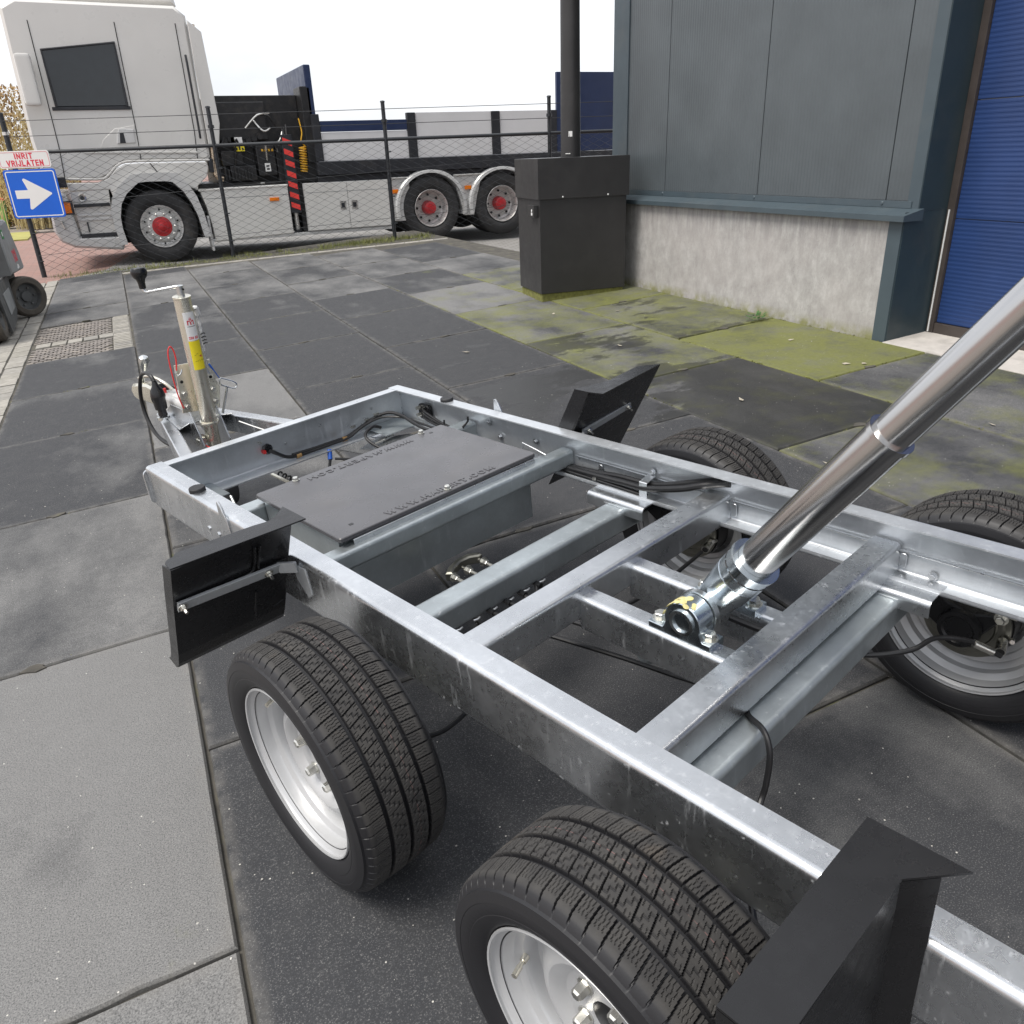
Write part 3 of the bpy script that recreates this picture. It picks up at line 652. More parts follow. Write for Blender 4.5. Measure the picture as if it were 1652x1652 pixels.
# ---- wheels
def tyre_mesh():
    Rt, wt, NP, CP = .2625, .0775, 66, 24
    NA = NP * CP
    tr = np.linspace(-1.16, 1.16, 109)                                   # tread incl. shoulders, lateral units of wt
    def rad(t):
        a = np.abs(t); return np.where(a < .93, Rt - .0035 * a ** 2, Rt - .0035 * .8649 - (.9 * np.clip(a - .93, 0, 1)) ** 2 * .34)
    side = [(.0945, .2440), (.0975, .2330), (.0985, .2290), (.0978, .2284), (.0985, .2240), (.0980, .2150), (.0965, .2100), (.0970, .2092), (.0950, .2020), (.0905, .1930), (.0850, .1865), (.0800, .1835), (.0740, .1815), (.0720, .170)]
    xs = np.concatenate([[-a for a, _ in side[::-1]], tr * wt, [a for a, _ in side]])
    rs = np.concatenate([[b for _, b in side[::-1]], rad(tr), [b for _, b in side]])
    ns, nt_ = len(side), len(tr); m = len(xs)
    ph = np.arange(NA) / CP
    D = np.zeros((NA, m)); P_, Tt = np.meshgrid(ph, tr, indexing='ij'); A = np.abs(Tt)
    fr = lambda v: np.mod(v, 1.0)
    d = np.zeros_like(P_)
    cent = A < .54
    rib = np.where(Tt < 0, (Tt + .54) / .54, Tt / .54)                     # 0..1 across a centre rib
    q_ = fr(P_ + .55 * rib)
    d = np.where((q_ < .085) & cent, .0060, d)
    y0 = np.where(q_ < .36, .30, np.where(q_ < .68, .50, .70))
    stair = (np.abs(rib - y0) < .028) | ((np.abs(q_ - .36) < .035) & (np.abs(rib - .40) < .13)) | ((np.abs(q_ - .68) < .035) & (np.abs(rib - .60) < .13))
    d = np.where(stair & cent & (q_ > .09), np.maximum(d, .0024), d)
    tick = (((np.abs(q_ - .24) < .03) | (np.abs(q_ - .52) < .03)) & (rib > .70)) | (((np.abs(q_ - .52) < .03) | (np.abs(q_ - .84) < .03)) & (rib < .30))
    d = np.where(tick & cent, np.maximum(d, .0018), d)
    sh = A > .60; bend = .55 * (A - .6) ** 1.3
    qs = fr(P_ + bend)
    d = np.where((qs < .10) & sh & (A < 1.14), .0062 * np.clip((1.16 - A) / .16, 0, 1), d)
    jag = .032 * np.where(fr(A * 5) < .5, -1, 1)
    for c_ in (.32, .55, .78): d = np.where((np.abs(qs + jag - c_) < .022) & sh & (A < .92), np.maximum(d, .0019), d)
    for g in (-.54, 0., .54): d = np.where(np.abs(Tt - g) < .058, .0085, d)
    D[:, ns:ns + nt_] = d
    # faint sidewall ribs and raised marks
    ang = ph / NP * 2 * np.pi
    mk_ = (np.sin(ang * 90) > .2) & (((ang % 2.1) < .5))
    for j in range(m):
        if .2115 < rs[j] < .2275: D[:, j] -= np.where(mk_, .0008, 0)
    rr = rs[None, :] - D; xx = np.repeat(xs[None, :], NA, 0)
    co = np.stack([xx, rr * np.cos(ang)[:, None], rr * np.sin(ang)[:, None]], -1).reshape(-1, 3)
    i = np.arange(NA)[:, None]; j = np.arange(m - 1)[None, :]; i2 = (i + 1) % NA
    F = np.stack([i * m + j, i * m + j + 1, i2 * m + j + 1, i2 * m + j], -1).reshape(-1, 4)
    me = bpy.data.meshes.new('tyre'); me.vertices.add(len(co)); me.vertices.foreach_set('co', co.ravel())
    me.loops.add(F.size); me.loops.foreach_set('vertex_index', F.ravel().astype(np.int32))
    me.polygons.add(len(F)); me.polygons.foreach_set('loop_start', (np.arange(len(F)) * 4).astype(np.int32)); me.polygons.foreach_set('loop_total', np.full(len(F), 4, np.int32))
    me.update(calc_edges=True); me.validate(); me.polygons.foreach_set('use_smooth', [True] * len(F)); me.set_sharp_from_angle(angle=R(38))
    me.materials.append(M['tyre']); return me
tyre_me = tyre_mesh()
def rim_mesh():
    o = [(.0865, .1795), (.0875, .1825), (.0845, .1840), (.0780, .1790), (.0740, .1735), (.0690, .1695), (.0560, .1680), (.0500, .1650), (.0430, .1545), (.0380, .1520), (.0300, .1512), (.0180, .1490),
         (.0150, .1400), (.0280, .1290), (.0420, .1130), (.0450, .1010), (.0400, .0900), (.0300, .0800), (.0280, .0720), (.0280, .0330), (.0240, .0300)]
    inn = [(.0200, .0300), (.0230, .0720), (.0340, .0900), (.0390, .1020), (.0340, .1000), (-.0080, .1080), (-.0120, .1200), (-.0160, .1230), (-.0200, .1350), (-.0240, .1380), (-.0300, .1480), (-.0420, .1520), (-.0520, .1650), (-.0660, .1690), (-.0740, .1740), (-.0800, .1795), (-.0865, .1840), (-.0880, .1825), (-.0870, .1795),
           (-.0820, .1800), (-.0760, .1780), (-.0700, .1735), (-.0560, .1715), (-.0480, .1600), (-.0420, .1560), (.036, .1560), (.046, .1690), (.0680, .1730), (.0760, .1780), (.0820, .1810)]
    q = MB(); q.lathe(o + inn, 72, closed=True); me = q.mesh('wheel', 28); me.materials.append(M['rim']); return me
rim_me = rim_mesh()
nb = MB()
nb.tube([(0, 0, 0), (.002, 0, 0)], .0135, 18); nb.tube([(.002, 0, 0), (.004, 0, 0), (.018, 0, 0), (.021, 0, 0)], [.0105, .0105, .0098, .0070], 6)
nut_me = nb.mesh('wheel_bolt'); nut_me.materials.append(M['bolt'])
vm = MB(); vm.tube([(0, 0, 0), (.010, 0, .002)], .0055, 12); vm.tube([(.010, 0, .002), (.018, 0, .004), (.0185, 0, .0045), (.034, 0, .009)], [.0035, .0035, .0047, .0047], 12); valve_me = vm.mesh('valve'); valve_me.materials.append(M['zinc_yellow'])
cb = MB(); cb.lathe([(-.002, .0), (-.002, .032), (.004, .032), (.006, .026), (.006, 0)], 30); hub_me = cb.mesh('hub_cap'); hub_me.materials.append(M['black_paint'])
for yw, ro in zip(WHEEL_Y, (0., .9)):
    for sx in (-1, 1):
        wh = mk('wheel', rim_me, None, T); wh.location = (sx * .640, yw, .2625)
        wh.rotation_euler = (R(18) + ro, 0, 0 if sx > 0 else math.pi)
        ty = mk('tyre', tyre_me, None, wh); ty.rotation_euler = (ro * 2.3 + sx, 0, 0)
        hb = mk('hub_cap', hub_me, None, wh); hb.location = (.024, 0, 0)
        for i in range(5):
            a = 2 * math.pi * i / 5; b = mk('wheel_bolt', nut_me, None, wh); b.location = (.0285, .056 * math.cos(a), .056 * math.sin(a))
        v = mk('valve', valve_me, None, wh); v.location = (.040, .1500 * math.cos(1.9), .1500 * math.sin(1.9)); v.rotation_euler = (1.9 - math.pi / 2 + math.pi, 0, 0)

# ---- mudguard end panels: folded black sheet, measured per side (x is mirrored for the left side)
def sheet(name, polys, mat, parent, sgn, t=.0032):
    m = MB()
    for pl in polys: m.add([(sgn * x, y, z) for x, y, z in pl], [tuple(range(len(pl)))])
    me = bpy.data.meshes.new(name); me.from_pydata(m.v, [], m.f); me.update()
    bm = bmesh.new(); bm.from_mesh(me); bmesh.ops.remove_doubles(bm, verts=bm.verts[:], dist=.0004); bmesh.ops.recalc_face_normals(bm, faces=bm.faces[:]); bm.to_mesh(me); bm.free()
    o = bpy.data.objects.new(name, me); col.objects.link(o); me.materials.append(M[mat]); o.parent = parent
    sd = o.modifiers.new('sheet', 'SOLIDIFY'); sd.thickness = t; sd.offset = -1
    return o
def face_rows(x0, x1, rows): return [[(x0, *rows[i]), (x1, *rows[i]), (x1, *rows[i + 1]), (x0, *rows[i + 1])] for i in range(len(rows) - 1)]
def stay(sgn, a, b, parent, beam_end=True):
    q = MB(); a, b = Vector(a), Vector(b); q.sweep(rrect(-.004, .004, -.014, .014, .002, 2), a, b, (0, -.45, .9))
    if beam_end: q.sweep(rrect(-.004, .004, -.014, .014, .002, 2), b + Vector((.0005, 0, 0)), (.486, b.y - .036, b.z + .002), (0, -.2, .98))
    if sgn < 0: q.xf(Matrix.Scale(-1, 4, (1, 0, 0)))
    part('mudguard_stay', q, 'zinc_flat', parent)
    for p in ((a + (b - a) * .04), (a + (b - a) * .88)):
        q = MB(); q.tube([p + Vector((0, .004, 0)), p + Vector((0, -.019, -.011))], .0038, 10); q.hexbolt(p + Vector((0, -.004, -.002)), (0, -.87, -.49), .0075, .006)
        if sgn < 0: q.xf(Matrix.Scale(-1, 4, (1, 0, 0)))
        part('stay_bolt', q, 'bolt', parent)
# near left
rows = [(1.494, .6200), (1.502, .607), (1.545, .530), (1.598, .430), (1.642, .345), (1.662, .312), (1.676, .296), (1.690, .290)]
top = [(.750, 1.496, .6205), (.747, 1.530, .6205), (.738, 1.541, .6205), (.724, 1.545, .6205), (.713, 1.557, .6205), (.549, 1.540, .6205), (.518, 1.533, .6205), (.496, 1.541, .6205), (.474, 1.560, .6205), (.457, 1.577, .6205), (.456, 1.475, .6205)]
strip = [[(.750, y, z), (.750, rows[i + 1][0], rows[i + 1][1]), (.7515, rows[i + 1][0] + .034, rows[i + 1][1] + .012), (.7515, y + .034, z + (.012 if i else 0))] for i, (y, z) in enumerate(rows[:-1])]
p = sheet('mudguard_panel', face_rows(.480, .750, rows) + strip, 'plastic', T, -1)
sheet('mudguard_flap', [top], 'plastic', p, -1)
e = Vector((0, .490, -.872)); nrm = Vector((0, -.872, -.490))
def on(x, d): return Vector((-x, 1.500, .6105)) + e * d + nrm * .0045
for pts in ([on(.57, .02), on(.57, .095), on(.60, .110), on(.725, .112)], [on(.558, .02), on(.558, .100), on(.53, .112), on(.49, .112)], [on(.56, .19), on(.56, .31)], [on(.515, .285), on(.485, .275)]):
    q = MB(); q.tube(pts, .0030, 8, smooth=4); part('moulded_rib', q, 'plastic', p)
stay(-1, (.744, 1.548, .510), (.512, 1.546, .500), p)
q = MB(); q.prism([(1.480, .505), (1.535, .500), (1.530, .462), (1.49, .425), (1.470, .44)], -.4788, -.4835, 'yz', .001); part('stay_bracket', q, 'zinc_flat', p)
# far centre
rows = [(1.478, .6485), (1.486, .634), (1.545, .530), (1.602, .430), (1.650, .346), (1.672, .310)]
p = sheet('mudguard_panel', face_rows(.479, .806, rows), 'plastic', T, 1)
sheet('mudguard_flap', [[(.806, 1.476, .6495), (.754, 1.521, .6495), (.735, 1.521, .6495), (.600, 1.504, .6495), (.585, 1.506, .6495), (.545, 1.512, .6495), (.477, 1.535, .6495), (.477, 1.478, .6495), (.487, 1.434, .6495)]], 'plastic', p, 1)
sheet('mounting_flange', [[(.4788, 1.478, .648), (.4788, 1.5345, .648), (.4788, 1.625, .492), (.4788, 1.5675, .492)]], 'plastic', p, 1)
for (y, z) in ((1.522, .627), (1.545, .588), (1.588, .530)):
    q = MB(); q.cyl((.4780, y, z), (.4768, y, z), .0033, 10); part('rivet', q, 'bolt', p)
stay(1, (.738, 1.546, .523), (.525, 1.556, .494), p)
# rear pair: solid folded wedges behind the rear wheels
for sg in (-1, 1):
    z0, z1 = .36, .6190
    tp_ = [(.457, .238, z1 + .0015), (.457, .129, z1 + .0015), (.512, .177, z1 + .0015), (.735, .180, z1 + .0015), (.750, .190, z1 + .0015), (.750, .240, z1 + .0015)]
    ring = [(.4805, .238), (.750, .240), (.750, .190), (.735, .180), (.512, .178), (.4805, .150)]
    p = sheet('mudguard_panel', [[(x, y, z1), (ring[(i + 1) % 6][0], ring[(i + 1) % 6][1], z1), (ring[(i + 1) % 6][0], ring[(i + 1) % 6][1], z0), (x, y, z0)] for i, (x, y) in enumerate(ring)] , 'plastic', T, sg)
    sheet('mudguard_flap', [tp_], 'plastic', p, sg)

# ---- storage box with embossed lid
q = MB()
X0, X1, Y0, Y1, zb, zt = -.325, .335, 1.604, 1.990, .272, .470
for a in ((X0, X1, Y0, Y0 + .003), (X0, X1, Y1 - .003, Y1), (X0, X0 + .003, Y0 + .0031, Y1 - .0031), (X1 - .003, X1, Y0 + .0031, Y1 - .0031)): q.box(*a, zb, zt)
q.box(X0 + .0031, X1 - .0031, Y0 + .0031, Y1 - .0031, zb + .001, zb + .004); bx = part('storage_box', q, 'galv_dull', T)
q = MB(); q.prism(ribbon([(1.5735, .4585), (1.5735, .4705), (1.603, .4705)], .002, .002), -.30, .33, 'yz'); part('box_rail', q, 'galv_light', bx)
q = MB(); q.prism(rrect(-.335, .340, 1.574, 2.020, .010, 4), .4735, .4865, 'xy', .002); lid = part('box_lid', q, 'lid', T)
block_letters('WWW.HAPERT.COM', .372, .0240, .21, 'lid', lid, mat3((1, 0, 0), (0, 1, 0), (.006, 1.6000, .4865)), .0017, .20)
block_letters('WWW.HAPERT.COM', .372, .0240, .21, 'lid', lid, mat3((-1, 0, 0), (0, -1, 0), (.003, 1.984, .4865)), .0017, .20)
for x, y in ((-.212, 2.006), (.246, 2.006), (.015, 1.5875)):
    q = MB(); q.cyl((x, y, .4865), (x, y, .4895), .0105, 18); q.tube([(x, y, .4895), (x, y, .497), (x, y, .4985)], [.0085, .0085, .007], 6); part('lid_bolt', q, 'bolt', lid)
for x, y in ((-.27, 1.625), (.27, 1.985)):
    q = MB(); q.prism(rrect(x - .006, x + .006, y - .005, y + .005, .002, 2), .4866, .4872, 'xy'); part('lid_mark', q, 'plastic', lid)
# latch wire and plate at the right end of the box
q = MB(); q.tube([(.365, 1.655, .462), (.365, 1.655, .492), (.365, 1.60, .483), (.366, 1.56, .474)], .0022, 8); part('latch_wire', q, 'galv_light', T)
q = MB(); q.box(.345, .39, 1.592, 1.64, .452, .456, .001); q.xf(Matrix.Identity(4)); part('latch_plate', q, 'galv_light', T)
# lift bed buffers and lashing tongues
for x, y in ((-.4555, 2.11), (.4515, 2.12)):
    q = MB(); q.lathe([(0, .0), (0, .0215), (.003, .0225), (.012, .0225), (.0145, .0205), (.0145, 0)], 32, (x, y, .5152), (0, 0, 1)); part('rubber_buffer', q, 'rubber', T)
for sg in (-1, 1):
    x = sg * .4802; q = MB(); q.prism([(1.905, .43), (1.912, .49), (1.906, .552), (1.898, .555), (1.885, .542), (1.866, .505), (1.862, .43)], x, x + sg * .006, 'yz', .0012); part('lashing_tongue', q, 'galv', T)
# rivets, slots and bolts on the beams
for y in (1.36, 1.30, 1.24, .95, .78, .60, .47, .36, .27):
    q = MB(); q.lathe([(0, 0), (0, .0035), (.001, .0045), (.0018, .003), (.002, 0)], 12, (-.4773, y, .462 - .03 * ((y * 37) % 1)), (-1, 0, 0)); part('rivet', q, 'galv_light', T)
for y in (2.02, 1.96, 1.84):
    q = MB(); q.hexbolt((-.4773, y, .44), (-1, 0, 0), .008, .006); part('beam_bolt', q, 'galv_light', T)
for y, z in ((1.93, .47), (1.88, .43), (1.71, .45), (1.25, .46), (.30, .44), (.50, .40)):
    q = MB(); q.hexbolt((.4723, y, z), (-1, 0, 0), .007, .006); part('beam_bolt', q, 'galv_light', T)
for y, dz in ((.99, 0), (.565, 0), (1.44, .0)):
    q = MB(); q.prism(rrect(y - .008, y + .008, .400, .436, .006, 3), .4722, .4690, 'yz', .001); part('web_slot', q, 'galv_light', T)
for y, x in ((2.4332, -.37), (2.4332, -.02), (2.4332, .12), (2.4332, .23), (2.4332, .34)):
    q = MB(); q.lathe([(0, 0), (0, .005), (.002, .0045), (.003, 0)], 14, (x, y, .455 + .02 * math.sin(x * 20)), (0, -1, 0)); part('rivet', q, 'galv_light', T)

# ---- wiring on the front beam
def wire(name, pts, r, mat='cable', sm=6, seg=10, parent=None): q = MB(); q.tube(pts, r, seg, smooth=sm); return part(name, q, mat, parent or T)
q = MB(); q.lathe([(0, 0), (0, .018), (.006, .018), (.010, .013), (.016, .011), (.016, 0)], 24, (-.09, 2.434, .449), (0, -1, 0)); part('cable_grommet', q, 'plastic', T)
q = MB(); q.box(-.112, -.102, 2.415, 2.434, .440, .452, .002); part('red_plug', q, 'red', T)
for dx in (-.022, .018):
    q = MB(); q.box(-.09 + dx - .004, -.09 + dx + .004, 2.418, 2.434, .455 - dx, .461 - dx, .001); part('grommet_clip', q, 'bolt', T)
wire('wiring_loom', [(-.09, 2.42, .447), (-.075, 2.412, .435), (-.04, 2.404, .410), (0, 2.402, .402), (.06, 2.402, .401), (.12, 2.402, .401), (.184, 2.402, .402)], .0065)
wire('wiring_loom', [(-.02, 2.402, .410), (.06, 2.404, .406), (.15, 2.404, .405), (.20, 2.402, .406), (.235, 2.400, .416), (.29, 2.395, .435), (.335, 2.38, .452), (.366, 2.35, .458), (.380, 2.30, .450), (.374, 2.23, .440), (.366, 2.14, .435), (.362, 2.03, .44)], .0062)
wire('wiring_loom', [(.02, 2.400, .402), (.12, 2.398, .401), (.20, 2.394, .404), (.25, 2.388, .425), (.30, 2.38, .440), (.345, 2.36, .446), (.385, 2.30, .442), (.392, 2.2, .436), (.39, 2.0, .43)], .0045)
wire('wiring_loom', [(.300, 2.33, .425), (.265, 2.325, .44), (.215, 2.30, .43), (.208, 2.25, .41), (.222, 2.15, .39)], .0055)
for x in (.002, .188):
    q = MB(); q.tube([(x - .009, 2.402, .402), (x + .009, 2.402, .402)], .0092, 12); part('tape_wrap', q, 'tape', T)
for (x, y, z) in ((.29, 2.396, .437), (.325, 2.385, .45), (.234, 2.41, .425)):
    q = MB(); q.box(x - .010, x + .010, y - .006, y + .004, z + .004, z + .013, .002); part('cable_clip', q, 'bolt', T)
q = MB(); q.prism(rrect(2.242, 2.306, .418, .476, .014), .4725, .456, 'yz', .003); part('junction_plug', q, 'plastic', T)
for z in (.462, .436):
    q = MB(); q.cyl((.456, 2.292, z), (.440, 2.296, z), .007, 14); part('plug_pin', q, 'bolt', T)
for dz, yy in ((.012, 1.95), (.0, 2.02), (-.014, 2.0)):
    wire('lamp_cable', [(.452, 2.27, .448 + dz), (.435, 2.22, .444 + dz), (.43, 2.12, .430 + dz * .6), (.425, yy, .424 + dz * .3), (.43, 1.8, .41)], .0048)
for (x, y, z, rot) in ((.362, 2.05, .452, 0), (.425, 2.0, .455, 1)):
    q = MB(); q.tube([(x - .012, y, z - .02), (x - .010, y, z + .004), (x + .004, y, z + .010), (x + .010, y - .004, z + .018), (x + .012, y - .004, z + .034)], .0035, 8); part('cable_tie', q, 'plastic', T)
# drawbar brake rod gear seen through the frame
q = MB(); q.prism([(.20, 2.33), (.30, 2.37), (.40, 2.30), (.41, 2.24), (.25, 2.22)], .372, .376, 'xy'); part('gusset_plate', q, 'galv_light', T)
q = MB(); q.tube([(.24, 2.30, .385), (.34, 2.315, .385)], .0045, 10); part('brake_rod', q, 'bolt', T)
q = MB()
for k in range(2): pass
coil = [(-.066 + .011 * math.cos(a), 2.44 - .0105 * a / 2.1, .345 + .011 * math.sin(a)) for a in np.linspace(0, 26, 140)]
wire('coiled_breakaway_cable', coil, .0032, 'cable', 0, 6)
q = MB(); q.box(-.096, -.086, 2.30, 2.44, .352, .358, .001); part('brake_lever', q, 'zinc_yellow', T)
q = MB(); q.cyl((.112, 2.385, .39), (.10, 2.37, .36), .0085, 12); part('blue_connector', q, 'blue', T)
wire('connector_lead', [(.10, 2.37, .36), (.075, 2.34, .345), (.06, 2.32, .335), (.085, 2.30, .33), (.10, 2.325, .335), (.07, 2.345, .33)], .0055)
q = MB(); q.tube([(.115, 2.36, .36), (.17, 2.27, .36)], .0045, 8); part('brake_rod', q, 'cable', T)
# bent handle under the left front corner
wire('jack_handle', [(-.30, 2.30, .39), (-.305, 2.26, .36), (-.295, 2.22, .34), (-.305, 2.18, .31)], .005, 'zinc')
q = MB(); q.box(-.345, -.322, 2.20, 2.26, .20, .37, .003); part('folded_stand', q, 'black_paint', T)

# ---- drawbar
for sg in (-1, 1):
    q = MB(); q.sweep(rrect(-.0255, .0255, -.080, 0, .007, 3), (sg * .340, 2.36, .371), (sg * .055, 3.50, .371)); part('drawbar_arm', q, 'galv_light' if sg < 0 else 'galv', T)
q = MB(); q.prism([(-.115, 3.16), (-.085, 3.36), (.085, 3.36), (.115, 3.16), (.06, 3.20), (-.06, 3.20)], .3735, .3785, 'xy', .001); part('drawbar_plate', q, 'galv_light', T)
for sg in (-1, 1):
    q = MB(); q.prism([(3.10, .30), (3.16, .43), (3.36, .43), (3.46, .375), (3.46, .32), (3.30, .25), (3.14, .22)], sg * .052, sg * .058, 'yz', .001); part('drawbar_cheek', q, 'galv_light', T)
cp = MB(); cp.prism(rrect(-.045, .045, .365, .448, .018, 4), 3.27, 3.56, 'xz', .006); cp = part('overrun_housing', cp, 'cream_grey', T)
q = MB(); q.box(-.018, .018, 3.34, 3.43, .448, .4495, .0005); part('rating_plate', q, 'white_label', cp)
q = MB(); q.cyl((-.018, 3.50, .448), (-.018, 3.50, .468), .006, 12); part('grease_cap', q, 'red', cp)
q = MB(); q.lathe([(0, .028)] + [(.012 * i + .004 * (k), .055 if k == 1 else .042) for i in range(6) for k in (0, 1, 2)] + [(.08, .026)], 36, (0, 3.535, .412), (0, 1, 0), cap=True); part('rubber_bellows', q, 'rubber', T)
q = MB(); q.prism([(3.60, .365), (3.60, .45), (3.70, .455), (3.82, .44), (3.90, .425), (3.93, .395), (3.91, .36), (3.86, .35), (3.80, .36)], -.032, .032, 'yz', .010); ch = part('coupling_head', q, 'zinc_yellow', T)
q = MB(); q.tube([(0, 3.86, .425), (0, 3.80, .47), (0, 3.755, .505), (0, 3.735, .530), (0, 3.72, .556), (0, 3.715, .572), (0, 3.712, .580)], [.012, .012, .013, .017, .024, .019, .006], 18); part('coupling_handle', q, 'zinc', ch)
# seven pin plug parked in its holder, with its lead
q = MB(); q.lathe([(0, 0), (0, .018), (.006, .019), (.012, .017), (.028, .017), (.030, .024), (.052, .026), (.075, .026), (.082, .030), (.088, .030), (.110, .026), (.130, .014), (.150, .009), (.150, 0)], 28, (-.090, 3.385, .388), (0, -.05, 1)); pl = part('light_plug', q, 'plastic', T)
q = MB(); q.lathe([(0, 0), (0, .026), (.012, .026), (.014, .012), (.05, .012), (.05, 0)], 24, (-.090, 3.388, .371), (0, 0, 1)); part('plug_holder', q, 'zinc', T)
wire('plug_lead', [(-.09, 3.378, .535), (-.09, 3.40, .556), (-.09, 3.45, .562), (-.09, 3.52, .540), (-.09, 3.585, .475), (-.092, 3.61, .41), (-.095, 3.60, .345), (-.10, 3.54, .290), (-.10, 3.45, .262), (-.10, 3.30, .26), (-.12, 3.0, .27)], .0085)
wire('plug_lead', [(0, 3.46, .465), (-.02, 3.50, .50), (-.04, 3.58, .515), (-.06, 3.66, .50)], .007, 'zinc_yellow')
q = MB(); q.tube([(-.045, 3.18, .31), (-.045, 3.12, .315)], .010, 12); q.hexbolt((-.045, 3.15, .313), (0, -1, 0), .017, .016); part('pivot_bolt', q, 'bolt', T)
wire('breakaway_wire', [(-.05, 3.14, .30), (-.03, 3.05, .285), (.0, 2.95, .29), (.02, 2.86, .29)], .0028, 'red')
wire('ground_wire', [(.06, 2.98, .395), (.10, 2.88, .37), (.13, 2.72, .36), (.14, 2.6, .37)], .0025, 'white_label')
q = MB(); q.lathe([(0, 0), (0, .04), (.02, .045), (.05, .04), (.05, 0)], 28, (.10, 2.78, .33), (.3, -1, .1)); part('brake_drum_cover', q, 'galv_light', T)

# ---- jockey wheel on its clamp plate
JA, JB = Vector((0, 3.135, .345)), Vector((0, 3.0755, .886)); jd = (JB - JA).normalized(); jm = jd.to_track_quat('Z', 'Y').to_matrix()
q = MB(); q.prism([(-.083, .436), (-.067, .628), (.078, .619), (.076, .55), (.092, .50), (.070, .418)], 3.162, 3.167, 'xz', .001); plt = part('clamp_plate', q, 'zinc_yellow', T)
for x, z in ((-.057, .511), (-.059, .458), (.059, .499), (.059, .448)):
    q = MB(); q.hexbolt((x, 3.162, z), (0, -1, 0), .0095, .010); part('clamp_bolt', q, 'bolt', plt)
for x, z in ((-.055, .559), (.063, .549)):
    q = MB(); q.cyl((x, 3.1622, z), (x, 3.1612, z), .0065, 14); part('clamp_hole', q, 'hole', plt)
jl = (JB - JA).length
q = MB(); q.lathe([(.04, 0), (.04, .0315), (jl - .004, .0315), (jl - .002, .0335), (jl + .004, .0335), (jl + .006, .030), (jl + .006, 0)], 40, JA, jd); jk = part('jockey_tube', q, 'zinc_yellow', T)
q = MB(); q.lathe([(.030, .028), (.030, .037), (.036, .039), (.044, .037), (.044, .0317)], 40, JA, jd); part('clamp_ring', q, 'zinc_yellow', jk)
q = MB(); q.lathe([(-.20, 0), (-.20, .0275), (.04, .0275), (.04, 0)], 36, JA, jd); part('jockey_stem', q, 'zinc_yellow', jk)
q = MB(); q.lathe([(-.022, .02), (-.028, .05), (-.028, .085), (-.022, .098), (0, .101), (.022, .098), (.028, .085), (.028, .05), (.022, .02)], 40, JA - jd * .245, (1, 0, 0), cap=True); part('jockey_wheel', q, 'truck_tyre', jk)
q = MB(); q.tube([JB + jd * .004, JB + jd * .044], .0135, 20); fk = part('crank_socket', q, 'zinc', jk)
q = MB(); q.cyl(JB + jd * .03 + Vector((.006, -.0135, 0)), JB + jd * .03 + Vector((.006, -.016, 0)), .004, 12); part('socket_pin', q, 'hole', fk)
wire('crank_arm', [JB + jd * .036, JB + jd * .041 + Vector((-.006, .005, 0)), (-.084, 3.150, .9175), (-.092, 3.157, .9165), (-.0975, 3.1615, .9195), (-.1003, 3.164, .926), (-.1005, 3.164, .945)], .0062, 'zinc', 0, 12, jk)
q = MB(); q.lathe([(0, 0), (0, .0105), (.004, .0125), (.022, .0130), (.034, .0165), (.044, .0255), (.056, .0295), (.068, .0285), (.075, .0235), (.077, 0)], 32, (-.1005, 3.164, .930), (.03, 0, 1)); part('crank_knob', q, 'plastic', jk)
q = MB(); q.hexbolt(JB - jd * .05 + Vector((.0315, -.01, 0)), (1, -.2, 0), .005, .008); part('grease_nipple', q, 'bolt', jk)
# stickers wrapped on the tube; a: angle from the camera side, to the right positive
cdir = (Vector((-1.1439, 0, 0)) - JB); cdir.z = 0; e1 = (cdir - jd * cdir.dot(jd)).normalized(); e2 = jd.cross(e1)
def on_tube(a, h, r): return JA + jd * h + (e1 * math.cos(a) + e2 * math.sin(a)) * r
zl = lambda z: (z - JA.z) / jd.z
def wrap_quad(name, a0, a1, z0, z1, r, mat):
    q = MB(); n = 14; P = [on_tube(a0 + (a1 - a0) * i / n, zl(z), r) for i in range(n + 1) for z in (z0, z1)]; P += [on_tube(a0 + (a1 - a0) * i / n, zl(z), r - .0003) for i in range(n + 1) for z in (z0, z1)]
    F = [(2 * i, 2 * i + 2, 2 * i + 3, 2 * i + 1) for i in range(n)]; k = 2 * n + 2; F += [(k + 2 * i, k + 2 * i + 1, k + 2 * i + 3, k + 2 * i + 2) for i in range(n)]
    F += [(0, 1, k + 1, k), (2 * n, k + 2 * n, k + 2 * n + 1, 2 * n + 1)] + [(2 * i, k + 2 * i, k + 2 * i + 2, 2 * i + 2) for i in range(n)] + [(2 * i + 1, 2 * i + 3, k + 2 * i + 3, k + 2 * i + 1) for i in range(n)]
    q.add(P, F); return part(name, q, mat, jk)
def wrap_mesh(name, me, ac, zc, r, mat, par):
    for v in me.vertices: v.co = on_tube(ac + v.co.x / .0315, zl(zc + v.co.y), r + v.co.z)
    me.update(); return mk(name, me, M[mat], par)
A0, A1 = R(-22), R(62); AC = (A0 + A1) / 2
wl = wrap_quad('white_sticker', A0, A1, .728, .836, .0318, 'white_label'); yl = wrap_quad('yellow_sticker', A0, A1, .612, .7255, .0318, 'yellow_label')
def flat(polys):
    q = MB()
    for pl in polys: q.prism(pl, 0, .0001, 'xy')
    return q.mesh('print')
lg = []
